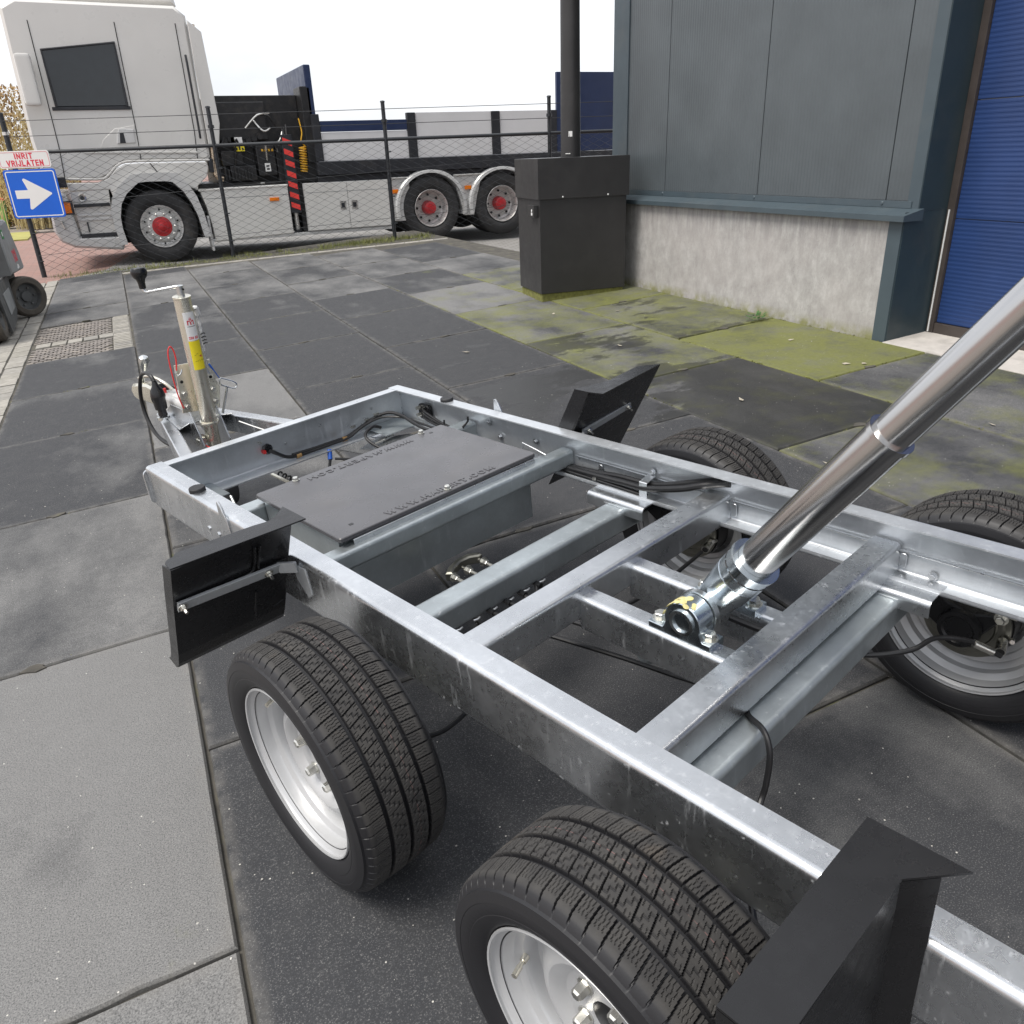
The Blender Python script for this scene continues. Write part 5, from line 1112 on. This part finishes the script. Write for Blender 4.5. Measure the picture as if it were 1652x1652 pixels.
q = MB(); q.box(-.745, -.60, -.016, .05, .735, .925, .012); tp('indicator_frame', q, 'chassis', bump)
q = MB(); q.box(-.75, -.61, -.05, .02, 1.105, 1.245, .02); tp('corner_lamp', q, 'chassis', bump)
q = MB(); q.tube([(-.80, -.012, .66), (-.785, -.016, .60), (-.775, -.016, .55)], .018, 8); tp('bumper_groove', q, 'alu', bump)
# exhaust / snorkel behind the cab
q = MB(); q.tube([(1.50, .12, 3.2), (1.50, .12, 1.75), (1.49, .11, 1.45), (1.47, .09, 1.25), (1.50, .07, 1.15), (1.58, .08, 1.12)], [.055, .055, .052, .05, .055, .04], 18, smooth=4); tp('exhaust_stack', q, 'bronze')
q = MB(); q.box(1.40, 1.46, .03, .2, 1.22, 1.42, .01); tp('exhaust_bracket', q, 'chassis')
# machinery behind the cab; low boxes added to block light beneath the truck
for (x0, x1, y0, y1, z0, z1) in ((1.20, 8.6, .25, 2.2, .62, 1.06), (1.5, 4.2, .45, 2.2, .30, .61), (7.0, 8.5, .45, 2.2, .35, .61), (1.55, 2.95, .42, 2.0, .98, 2.30), (1.62, 1.95, .20, .45, 1.30, 1.52), (1.72, 2.12, .16, .45, 1.08, 1.30), (2.15, 2.44, .14, .42, 1.14, 1.58), (2.46, 2.58, .2, .4, 1.05, 1.6), (1.60, 2.40, .24, .44, 1.66, 2.2), (2.70, 3.10, .15, .60, 1.02, 1.36), (2.95, 3.12, .10, .6, 1.3, 2.4)):
    q = MB(); q.box(x0, x1, y0, y1, z0, z1, .02); tp('housing_and_light_block', q, 'machine')
for i in range(16):
    x = 1.64 + .05 * i
    q = MB(); q.box(x - .012, x + .012, .13, .17, 1.10, 1.30 - .05 * ((i * 7) % 3), .004) if i < 9 else q.lathe([(0, 0), (0, .045), (.05, .045), (.05, 0)], 14, (1.62 + .09 * (i - 8), .22, 1.62 + .03 * ((i * 5) % 4)), (0, -1, 0)); tp('valve', q, 'machine')
for i in range(10):
    a = rng.uniform(1.65, 2.7); b = a + rng.uniform(-.3, .4); q = MB(); z = rng.uniform(1.5, 1.9)
    q.tube([(a, .14, z), ((a + b) / 2, .08, z + rng.uniform(-.2, .2)), (b, .16, z + rng.uniform(-.3, .3))], .014, 8, smooth=5); tp('crane_hose', q, 'machine' if i % 3 else 'alu')
for (x0, x1, z0, z1, mat) in ((1.80, 1.965, 1.625, 1.705, 'white_label'), (1.80, 1.85, 1.625, 1.705, 'yellow_label'), (1.83, 1.98, 1.505, 1.575, 'yellow_label'), (2.255, 2.34, 1.20, 1.32, 'white_label')):
    q = MB(); q.box(x0, x1, .128 if x0 > 1.8 else .126, .135, z0, z1); tp('warning_label', q, mat)
for i in range(3):
    q = MB(); q.box(1.850 + .045 * i, 1.875 + .045 * i, .1255, .1275, 1.522, 1.555); tp('label_print', q, 'ink_black')
for z in (1.235, 1.28):
    q = MB(); q.box(2.275, 2.32, .1255, .1275, z - .012, z + .012); tp('label_print', q, 'ink_black')
for i in range(4):
    q = MB(); q.box(2.232 + .052 * i, 2.262 + .052 * i, .130, .139, 1.49, 1.525, .004); tp('warning_light', q, 'yellow')
q = MB(); q.box(2.14, 2.20, .06, .14, 1.02, 1.045, .006); tp('grab_bracket', q, 'alu')
# fuel tank panel, outrigger, tool locker
tk = plate('side_panel', [(1.19, .985), (2.535, .995), (2.535, .255), (1.30, .215), (1.285, .45), (1.255, .72)], .0, .5, 'cream', None, .012)
plate('panel_top', [(1.175, .960), (1.175, .992), (2.54, 1.0), (2.54, .968)], -.012, .5, 'cream', tk, .008)
q = MB(); q.box(1.27, 2.532, -.0015, .002, .846, .851); tp('panel_seam', q, 'trim', tk)
q = MB(); q.box(2.225, 2.375, -.018, .005, .762, .815, .008); tp('marker_lamp', q, 'orange', tk)
q = MB(); q.box(1.22, 4.22, .02, .3, .205, .255, .01); tp('lower_rail', q, 'cream_grey')
og = MB(); og.box(2.548, 2.715, .02, .22, .56, 1.72, .01); og = tp('outrigger_leg', og, 'chassis')
for i in range(7):
    z = .60 + .158 * i; x0, x1 = 2.563, 2.700
    q = MB(); q.prism([(x0, z + .055), (x1, z), (x1, z + .078), (x0, z + .133)], .0155, .0195, 'xz'); tp('red_stripe', q, 'red_stripe', og)
q = MB(); q.cyl((2.635, .12, .30), (2.635, .12, .56), .038, 18); tp('outrigger_ram', q, 'alu', og)
q = MB(); q.cyl((2.635, .12, .24), (2.635, .12, .30), .065, 18); tp('outrigger_foot', q, 'chassis', og)
q = MB(); q.box(2.72, 2.79, .06, .4, .25, 1.0); tp('gap_shade_block', q, 'hole')  # dark filler standing for the shade beside the locker
lk = MB(); lk.box(2.785, 4.215, .006, .5, .262, 1.0, .006); lk = tp('tool_locker', lk, 'cream_grey')
for x0, x1 in ((2.80, 3.497), (3.505, 4.205)):
    q = MB(); q.box(x0, x1, -.010, .004, .275, .992, .006); d_ = tp('locker_door', q, 'cream', lk)
for x in (3.405, 3.60):
    q = MB(); q.box(x - .05, x + .05, -.016, -.010, .57, .705, .01); tp('latch', q, 'alu', lk)
    q = MB(); q.box(x - .028, x + .028, -.019, -.0155, .60, .672, .006); tp('latch_handle', q, 'chassis', lk)
q = MB(); q.box(2.80, 4.205, -.0115, -.0095, .852, .856); tp('locker_seam', q, 'trim', lk)
coilp = [(2.88 + .055 * math.cos(a) - .02 * (a / 60), .10 + .05 * math.sin(a), 1.54 - .0059 * a) for a in np.linspace(0, 62, 230)]
q = MB(); q.tube(coilp, .0095, 6); tp('coiled_air_line', q, 'yellow')
q = MB(); q.tube([(2.88, .12, 1.95), (2.90, .10, 1.75), (2.87, .09, 1.62), (2.93, .10, 1.54)], .010, 6, smooth=5); tp('air_line', q, 'yellow')
# flatbed body
q = MB(); q.box(3.06, 8.9, -.02, 2.4, 1.105, 1.308, .012); fr = tp('bed_frame', q, 'chassis')
q = MB(); q.box(3.06, 8.9, .05, 2.3, .98, 1.10, .012); tp('sub_frame', q, 'chassis')
for x0, x1 in ((3.185, 4.64), (4.80, 6.185), (6.35, 7.34)):
    q = MB(); q.box(x0, x1, .012, .05, 1.312, 1.735 if x0 < 4 else 2.0, .008); tp('drop_side', q, 'white_panel')
for x0, x1 in ((3.06, 3.18), (4.648, 4.792), (6.192, 6.343), (7.348, 7.47)):
    q = MB(); q.box(x0, x1, -.012, .09, 1.312, 2.0, .01); tp('stake_post', q, 'chassis')
q = MB(); q.box(3.185, 4.64, .0, .06, 1.742, 1.90, .008); tp('side_rail', q, 'navy')
q = MB(); q.box(7.474, 8.9, -.004, .06, 1.312, 2.6, .01); tp('tail_panel', q, 'navy')
q = MB(); q.box(3.05, 3.16, .1, 2.4, 1.32, 2.7, .02); tp('headboard', q, 'navy')
def truck_tyre(w_):
    h = w_ / 2
    return [(-h * .72, .300), (-h * .95, .345), (-h, .40), (-h * .97, .455), (-h * .86, .505), (-h * .72, .522), (-h * .45, .527), (-h * .44, .517), (-h * .36, .517), (-h * .35, .528), (h * .35, .528), (h * .36, .517), (h * .44, .517), (h * .45, .527), (h * .72, .522), (h * .86, .505), (h * .97, .455), (h * .985, .44), (h, .40), (h * .985, .39), (h * .95, .345), (h * .72, .300)]
# rear fenders and infill plates
for x0, x1, l0 in ((4.25, 4.60, 4.33), (5.42, 5.96, 5.68), (6.78, 7.10, None)):
    q = MB(); q.prism([(x0, .32), (x0, 1.0), (x1, 1.0), (x1 - (.1 if l0 == 5.68 else 0), .32)] if l0 != 5.68 else [(5.60, .34), (5.42, 1.0), (5.96, 1.0), (5.78, .34)], .03, .12, 'xz', .008); ip = tp('infill_plate', q, 'cream_grey')
    q = MB(); q.box(x0, x1, -.0, .3, 1.0, 1.022, .006); tp('infill_top', q, 'cream', ip)
    if l0:
        q = MB(); q.box(l0 - .062, l0 + .062, -.0, .03, .768, .830, .008); tp('marker_lamp', q, 'orange', ip)
for cx in (4.973, 6.338):
    q = MB(); a = np.linspace(R(-14), R(194), 30); P = []
    zc_ = .505
    for (r0, y) in ((.565, -.035), (.605, -.028), (.630, .0), (.632, .38), (.565, .0), (.560, .38)):
        P += [(cx + r0 * 1.06 * math.cos(t), y, zc_ + r0 * 1.0 * math.sin(t) - (.0)) for t in a]
    n = len(a); Fq = []
    for i in range(n - 1):
        for A_, B2_ in ((0, 1), (1, 2), (2, 3), (0, 4), (4, 5)): Fq.append((A_ * n + i, A_ * n + i + 1, B2_ * n + i + 1, B2_ * n + i))
    q.add(P, Fq); fd_ = tp('rear_fender', q, 'cream_grey')
    q = MB(); q.box(cx - .5, cx + .5, .42, 2.0, .3, 1.0); tp('arch_shade_block', q, 'hole')  # dark block painting the shade behind each rear wheel
q = MB(); q.box(4.2, 8.5, .9, 1.6, .3, .6); tp('rear_axle', q, 'chassis')
q = MB(); q.box(-.3, 8.7, 2.25, 2.40, .12, 1.02, .01); tp('under_truck_screen', q, 'chassis')  # unseen dark screen added to keep light out from under the truck
for x in (.55, 4.97, 6.34):
    q = MB(); q.lathe(truck_tyre(.30), 40, (x, 2.10, .495), (0, 1, 0)); tp('far_wheel', q, 'truck_tyre')
# truck wheels
for cx, rear in ((.552, False), (4.973, True), (6.338, True)):
    zc_ = .490 if not rear else .497; y0 = .16
    q = MB(); q.lathe(truck_tyre(.32), 72, (cx, y0, zc_), (0, -1, 0)); ty = tp('wheel', q, 'truck_tyre')
    if not rear:
        rp = [(.11, .300), (.135, .309), (.14, .304), (.125, .285), (.105, .268), (.10, .235), (.125, .222), (.150, .205), (.155, .14), (.15, .12), (.15, 0)]
        q = MB(); q.lathe(rp, 56, (cx, y0, zc_), (0, -1, 0)); rm = tp('rim', q, 'rim_alloy', ty)
        for i in range(10):
            a = 2 * math.pi * i / 10; q = MB(); q.lathe([(.152, 0), (.152, .020), (.178, .017), (.186, .008), (.187, 0)], 10, (cx + .185 * math.cos(a), y0, zc_ + .185 * math.sin(a)), (0, -1, 0)); tp('wheel_nut', q, 'alu', ty)
            a += .3; q = MB(); q.cyl((cx + .248 * math.cos(a), y0 - .104, zc_ + .248 * math.sin(a)), (cx + .248 * math.cos(a), y0 - .118, zc_ + .248 * math.sin(a)), .014, 12); tp('rim_hole', q, 'hole', ty)
        q = MB(); q.lathe([(.15, .145), (.165, .142), (.170, .10), (.185, .092), (.187, .06), (.20, .055), (.21, .03), (.212, 0)], 40, (cx, y0, zc_), (0, -1, 0)); tp('hub', q, 'red_hub', ty)
    else:
        rp = [(.13, .298), (.145, .309), (.15, .304), (.13, .290), (.10, .280), (.02, .272), (-.02, .262), (-.04, .235), (-.035, .18), (-.045, .12), (-.045, 0)]
        q = MB(); q.lathe(rp, 56, (cx, y0, zc_), (0, -1, 0)); rm = tp('rim', q, 'rim_alloy', ty)
        for i in range(8):
            a = 2 * math.pi * i / 8; q = MB(); q.cyl((cx + .215 * math.cos(a), y0 + .03, zc_ + .215 * math.sin(a)), (cx + .215 * math.cos(a), y0 + .012, zc_ + .215 * math.sin(a)), .020, 12); tp('rim_hole', q, 'hole', ty)
        q = MB(); q.lathe([(-.045, .120), (-.02, .120), (-.01, .115), (.06, .110), (.09, .104), (.105, .085), (.108, .045), (.12, .04), (.125, 0)], 40, (cx, y0, zc_), (0, -1, 0)); tp('hub', q, 'red_hub', ty)
        q = MB(); q.lathe(truck_tyre(.32), 48, (cx, y0 + .36, zc_), (0, -1, 0)); tp('inner_wheel', q, 'truck_tyre')

# ================================================================ FORKLIFT at the left edge
FL = thing('forklift', 'worn grey forklift truck with red lettering partly out of frame at left', 'forklift', M_YD @ Matrix.Translation((-1.47, 9.3, 0)))
def fp(name, q, mat, parent=None): q.xf(Matrix.Translation((1.60, -9.3, 0))); return part(name, q, mat, parent or FL)
q = MB(); q.prism([(8.82, .02), (8.72, .42), (8.76, .455), (9.72, .455), (9.74, .40), (9.60, .12), (9.30, .05)], -1.325, -1.30, 'yz', .004); sd = fp('side_plate', q, 'lift_dark')
q = MB(); q.prism([(8.98, .36), (9.52, .36), (9.50, .17), (9.06, .15)], -1.2998, -1.294, 'yz', .002); fp('raised_panel', q, 'lift_grey', sd)
q = MB(); q.box(-2.15, -1.33, 8.75, 10.5, .12, .46, .02); fp('chassis', q, 'lift_dark')
q = MB(); q.box(-2.2, -1.30, 8.75, 9.72, .4565, .472, .004); fp('footplate', q, 'lift_dark')
hood = MB(); hood.prism([(9.45, .474), (10.62, .42), (10.60, .60), (10.36, .95), (9.45, .93)], -2.10, -1.215, 'yz', .02); hood = fp('hood', hood, 'lift_grey')
q = MB(); q.prism([(9.42, .474), (9.445, .474), (9.445, .93), (9.42, .92)], -2.08, -1.225, 'yz'); fp('hood_front', q, 'lift_dark')
q = MB(); q.prism([(9.40, .94), (10.30, .955), (10.26, 1.06), (10.05, 1.10), (9.45, 1.07)], -2.05, -1.235, 'yz', .03); fp('seat_cushion', q, 'seat')
q = MB(); q.box(-1.2148, -1.212, 9.62, 9.76, .80, .885); fp('green_sticker', q, 'green_label', hood)
q = MB(); q.box(-1.2118, -1.211, 9.65, 9.73, .825, .865); fp('sticker_print', q, 'white_label', hood)
block_letters('TCM', .30, .12, .22, 'sign_red', hood, mat3((0, 1, 0), (0, 0, 1), (-1.2145 + 1.60, 10.12 - 9.3, .60)), .001)
q = MB(); q.prism([(10.02, .475), (10.20, .475), (10.20, .505), (10.08, .52)], -1.2148, -1.2125, 'yz'); fp('torn_sticker', q, 'white_label', hood)
def lift_wheel(loc, rz, r, w_):
    wm = Matrix.Translation(loc) @ Matrix.Rotation(rz, 4, 'Z'); q = MB()
    q.lathe([(-w_, r * .62), (-w_, r * .9), (-w_ * .8, r * .985), (-w_ * .3, r), (w_ * .3, r), (w_ * .8, r * .985), (w_, r * .9), (w_, r * .70), (w_ * .9, r * .66)], 48); q.xf(wm); ty = fp('wheel', q, 'lift_tyre')
    q = MB(); q.lathe([(w_ * .9, r * .66), (w_ * .2, r * .60), (w_ * .1, r * .30), (w_ * .45, r * .26), (w_ * .5, 0)], 36); q.xf(wm); fp('rim', q, 'lift_dark', ty)
    for i in range(6):
        a = i * math.pi / 3; q = MB(); q.lathe([(w_ * .1, 0), (w_ * .1, r * .07), (w_ * .34, r * .06), (w_ * .36, 0)], 8, (0, r * .44 * math.cos(a), r * .44 * math.sin(a)), (1, 0, 0)); q.xf(wm); fp('wheel_nut', q, 'lift_dark', ty)
lift_wheel((-1.225, 9.93, .205), R(-52), .205, .065)
lift_wheel((-1.42, 8.60, .265), R(0), .265, .10)
q = MB(); q.box(-1.50, -1.33, 9.72, 10.6, .30, .45, .01); fp('counterweight', q, 'lift_dark')

# ================================================================ far left background
bgc = thing('yellow_skip', 'yellow ribbed steel skip across the road at the far left', 'skip', Matrix.Translation((-4.3, 27.5, 0)))
q = MB(); q.box(-2.4, 1.55, 0, 2, .05, 2.6, .03); bd = part('skip_body', q, 'yellow_paint', bgc)
for i in range(4):
    q = MB(); q.box(-2.4, 1.55, -.09, -.002, .45 + .55 * i, .60 + .55 * i, .02); part('rib', q, 'yellow_paint', bd)
bx = thing('green_bin', 'bright green bin standing in front of the yellow skip', 'bin', Matrix.Translation((-2.95, 25.6, 0)))
q = MB(); q.prism([(-.30, 0), (.30, 0), (.36, .66), (-.36, .66)], -.3, .3, 'xz', .03); part('bin_body', q, 'green_paint', bx)
q = MB(); q.box(-.38, .38, -.35, .35, .662, .74, .03); part('bin_lid', q, 'red_stripe', bx)
sh = thing('dry_shrub', 'straw coloured bare shrub between the yellow skip and the truck cab', 'shrub', Matrix.Translation((-1.75, 24.6, 0)))
q = MB()
for i in range(150):
    a = rng.uniform(0, 6.28); l = rng.uniform(1.6, 3.4); sp_ = rng.uniform(.05, .38); b = Vector((rng.normal(0, .35), rng.normal(0, .2), 0))
    t1 = b + Vector((math.cos(a) * sp_ * l * .4, math.sin(a) * sp_ * l * .4, l * .55)); t2 = t1 + Vector((math.cos(a + .6) * sp_ * l * .5, math.sin(a + .6) * sp_ * l * .4, l * .42))
    q.tube([b, t1, t2], [.016, .011, .004], 4)
    for k in range(3): q.tube([b.lerp(t1, .4 + .2 * k), b.lerp(t1, .4 + .2 * k) + Vector((rng.normal(0, .25), rng.normal(0, .2), rng.uniform(.15, .45)))], [.007, .003], 3)
o = part('stems', q, 'straw', sh); o['kind'] = 'stuff'
q = MB(); q.box(-.8, .7, .5, .9, 0, 3.2); 
hd = thing('beech_hedge', 'brown leaf retaining hedge behind the bare shrub at far left', 'hedge', Matrix.Translation((-1.6, 25.6, 0)))
q = MB(); P, Fq = [], []
for i in range(5200):
    c = Vector((rng.uniform(-1.1, .9), rng.uniform(-.25, .35), rng.uniform(.02, 3.3))); s_ = rng.uniform(.03, .07); d1 = Vector(rng.normal(0, 1, 3)).normalized(); d2 = d1.orthogonal().normalized()
    k = len(P); P += [c - d1 * s_, c + d2 * s_ * .6, c + d1 * s_, c - d2 * s_ * .6]; Fq.append((k, k + 1, k + 2, k + 3))
q.add(P, Fq); M['brown_leaves'] = grassmat('brown_leaves', (.30, .19, .085), (.48, .34, .17)); o = part('leaves', q, 'brown_leaves', hd); o['kind'] = 'stuff'

# ================================================================ weeds, moss tufts, litter
def blades(name, spots_, mat, hmin, hmax, wid, n, spread):
    P, Fq = [], []
    for (x, y) in spots_:
        for _ in range(int(n * rng.uniform(.4, 1.5))):
            px_, py_ = x + rng.normal(0, spread), y + rng.normal(0, spread); a = rng.uniform(0, 6.28); h = rng.uniform(hmin, hmax); ln = rng.normal(0, .5) * h
            b = Vector((px_, py_, -.008)); d = Vector((math.cos(a), math.sin(a), 0)); t = b + Vector((-d.y * ln, d.x * ln, h)); k = len(P)
            P += [b - d * wid, b + d * wid, b.lerp(t, .55) + Vector((0, 0, h * .08)) + d * wid * .6, t]; Fq += [(k, k + 1, k + 2), (k, k + 2, k + 3)]
    q = MB(); q.add(P, Fq); o = part(name, q, mat); o.matrix_world = M_YD; o['kind'] = 'stuff'; return o
fl = lambda a: 13.662 - .2985 * (a + 1.184)
sp = [(a, fl(a) - abs(rng.normal(.0, .13)) + .02) for a in np.concatenate([rng.uniform(-1.2, 4.2, 46), rng.uniform(2.6, 4.2, 60)])]
blades('fence_grass', sp, 'grass', .02, .075, .0032, 20, .045)
sp = [(a, fl(a) - rng.uniform(.0, .45)) for a in rng.uniform(-1.0, 4.1, 260)]
blades('low_grass', sp, 'grass', .006, .022, .004, 14, .05)
jt = [(x, y) for (x, y) in spots if .5 < y < 11.5]
q = MB()
for (x, y) in jt:        # soil filled lifting notches halfway along the cross joints
    a0 = rng.uniform(0, 6.28); cx_ = x + rng.normal(0, .03); n = 9
    P = [(cx_ + .034 * (1 + .35 * math.sin(3 * t + a0)) * math.cos(t), y + .017 * (1 + .4 * math.sin(2 * t + a0)) * math.sin(t)) for t in np.linspace(0, 2 * math.pi, n, endpoint=False)]
    q.prism(P, -.01, .0042, 'xy')
o = part('notch_soil', q, 'soil'); o.matrix_world = M_YD; o['kind'] = 'stuff'

P = []
blades('joint_moss', [(x + rng.normal(0, .03), y) for (x, y) in jt], 'moss', .003, .012, .003, 26, .016)
edge = [(LN[5] + rng.normal(0, .004), y) for y in rng.uniform(2.0, 6.5, 90)] + [(a, y + rng.normal(0, .004)) for a in rng.uniform(3.13, 3.94, 26) for y in (3.045, 4.29)] + [(3.945, y) for y in rng.uniform(3.3, 6.2, 90)] + [(LN[4] + rng.normal(0, .004), y) for y in rng.uniform(3, 8, 40)]
blades('joint_moss', edge, 'moss', .003, .014, .003, 7, .008)
# dirt and grass filled lifting notches at the cross joints
for (x, y) in jt:
    pass
wd = thing('wall_weed', 'small green weed growing in the joint at the foot of the concrete wall', 'weed', M_YD @ Matrix.Translation((3.80, 4.30, 0)))
P, Fq = [], []; q = MB()
for i in range(46):
    a = rng.uniform(0, 6.28); r_ = rng.uniform(.01, .055); c = Vector((r_ * math.cos(a) * 1.4, r_ * math.sin(a), rng.uniform(.01, .06))); d1 = Vector((math.cos(a), math.sin(a), rng.uniform(-.1, .5))).normalized(); d2 = d1.cross(Vector((0, 0, 1))).normalized(); s_ = rng.uniform(.008, .018); k = len(P)
    P += [c - d1 * s_, c + d2 * s_ * .7, c + d1 * s_ * 1.2, c - d2 * s_ * .7]; Fq.append((k, k + 1, k + 2, k + 3))
q.add(P, Fq); o = part('leaves', q, 'weed', wd); o['kind'] = 'stuff'
# crumbs, chips and dead leaves lying on the slabs
q = MB()
def crumb(x, y, s_, flat_):
    bm = bmesh.new(); bmesh.ops.create_icosphere(bm, subdivisions=1, radius=s_)
    vs_ = [Vector((v.co.x * rng.uniform(.6, 1.3) + x, v.co.y * rng.uniform(.6, 1.3) + y, max(0, v.co.z * flat_ + s_ * flat_ * .6))) for v in bm.verts]; bm.verts.index_update(); fs = [[v.index for v in f.verts] for f in bm.faces]; bm.free(); q.add(vs_, fs)
for i in range(420):
    crumb(rng.uniform(-.6, 2.6), rng.uniform(.5, 4.2), .0009 + .0022 * rng.random() ** 2, .5)
for i in range(120):
    crumb(rng.uniform(-.9, 3.9), rng.uniform(3.5, 9), rng.uniform(.0015, .0042), .4)
M['crumb'] = plain('pale_stone_chip', (.38, .37, .34), .8, 0, .3, 300)
o = part('stone_crumbs', q, 'crumb'); o.matrix_world = M_YD; o['kind'] = 'stuff'
q = MB()
for (x, y) in ((2.62, 3.05), (3.60, 3.75), (3.45, 3.16), (3.52, 3.10), (2.9, 5.6), (2.0, 2.30), (3.2, 2.1), (2.75, 4.4), (3.3, 5.3), (1.9, 5.0), (2.35, 2.2)):
    a = rng.uniform(0, 6.28); s_ = rng.uniform(.014, .028); m_ = Matrix.Translation((x, y, .004)) @ Matrix.Rotation(a, 4, 'Z')
    q.add([m_ @ Vector(v) for v in ((-s_, 0, .002), (-.3 * s_, .5 * s_, .004), (s_, 0, .006), (-.3 * s_, -.5 * s_, .0)) ] + [m_ @ Vector(v) for v in ((-s_, 0, .001), (-.3 * s_, .5 * s_, .003), (s_, 0, .005), (-.3 * s_, -.5 * s_, -.001))], [(0, 1, 2, 3), (7, 6, 5, 4), (0, 4, 5, 1), (1, 5, 6, 2), (2, 6, 7, 3), (3, 7, 4, 0)])
o = part('dead_leaves', q, 'leaf'); o.matrix_world = M_YD; o['kind'] = 'stuff'
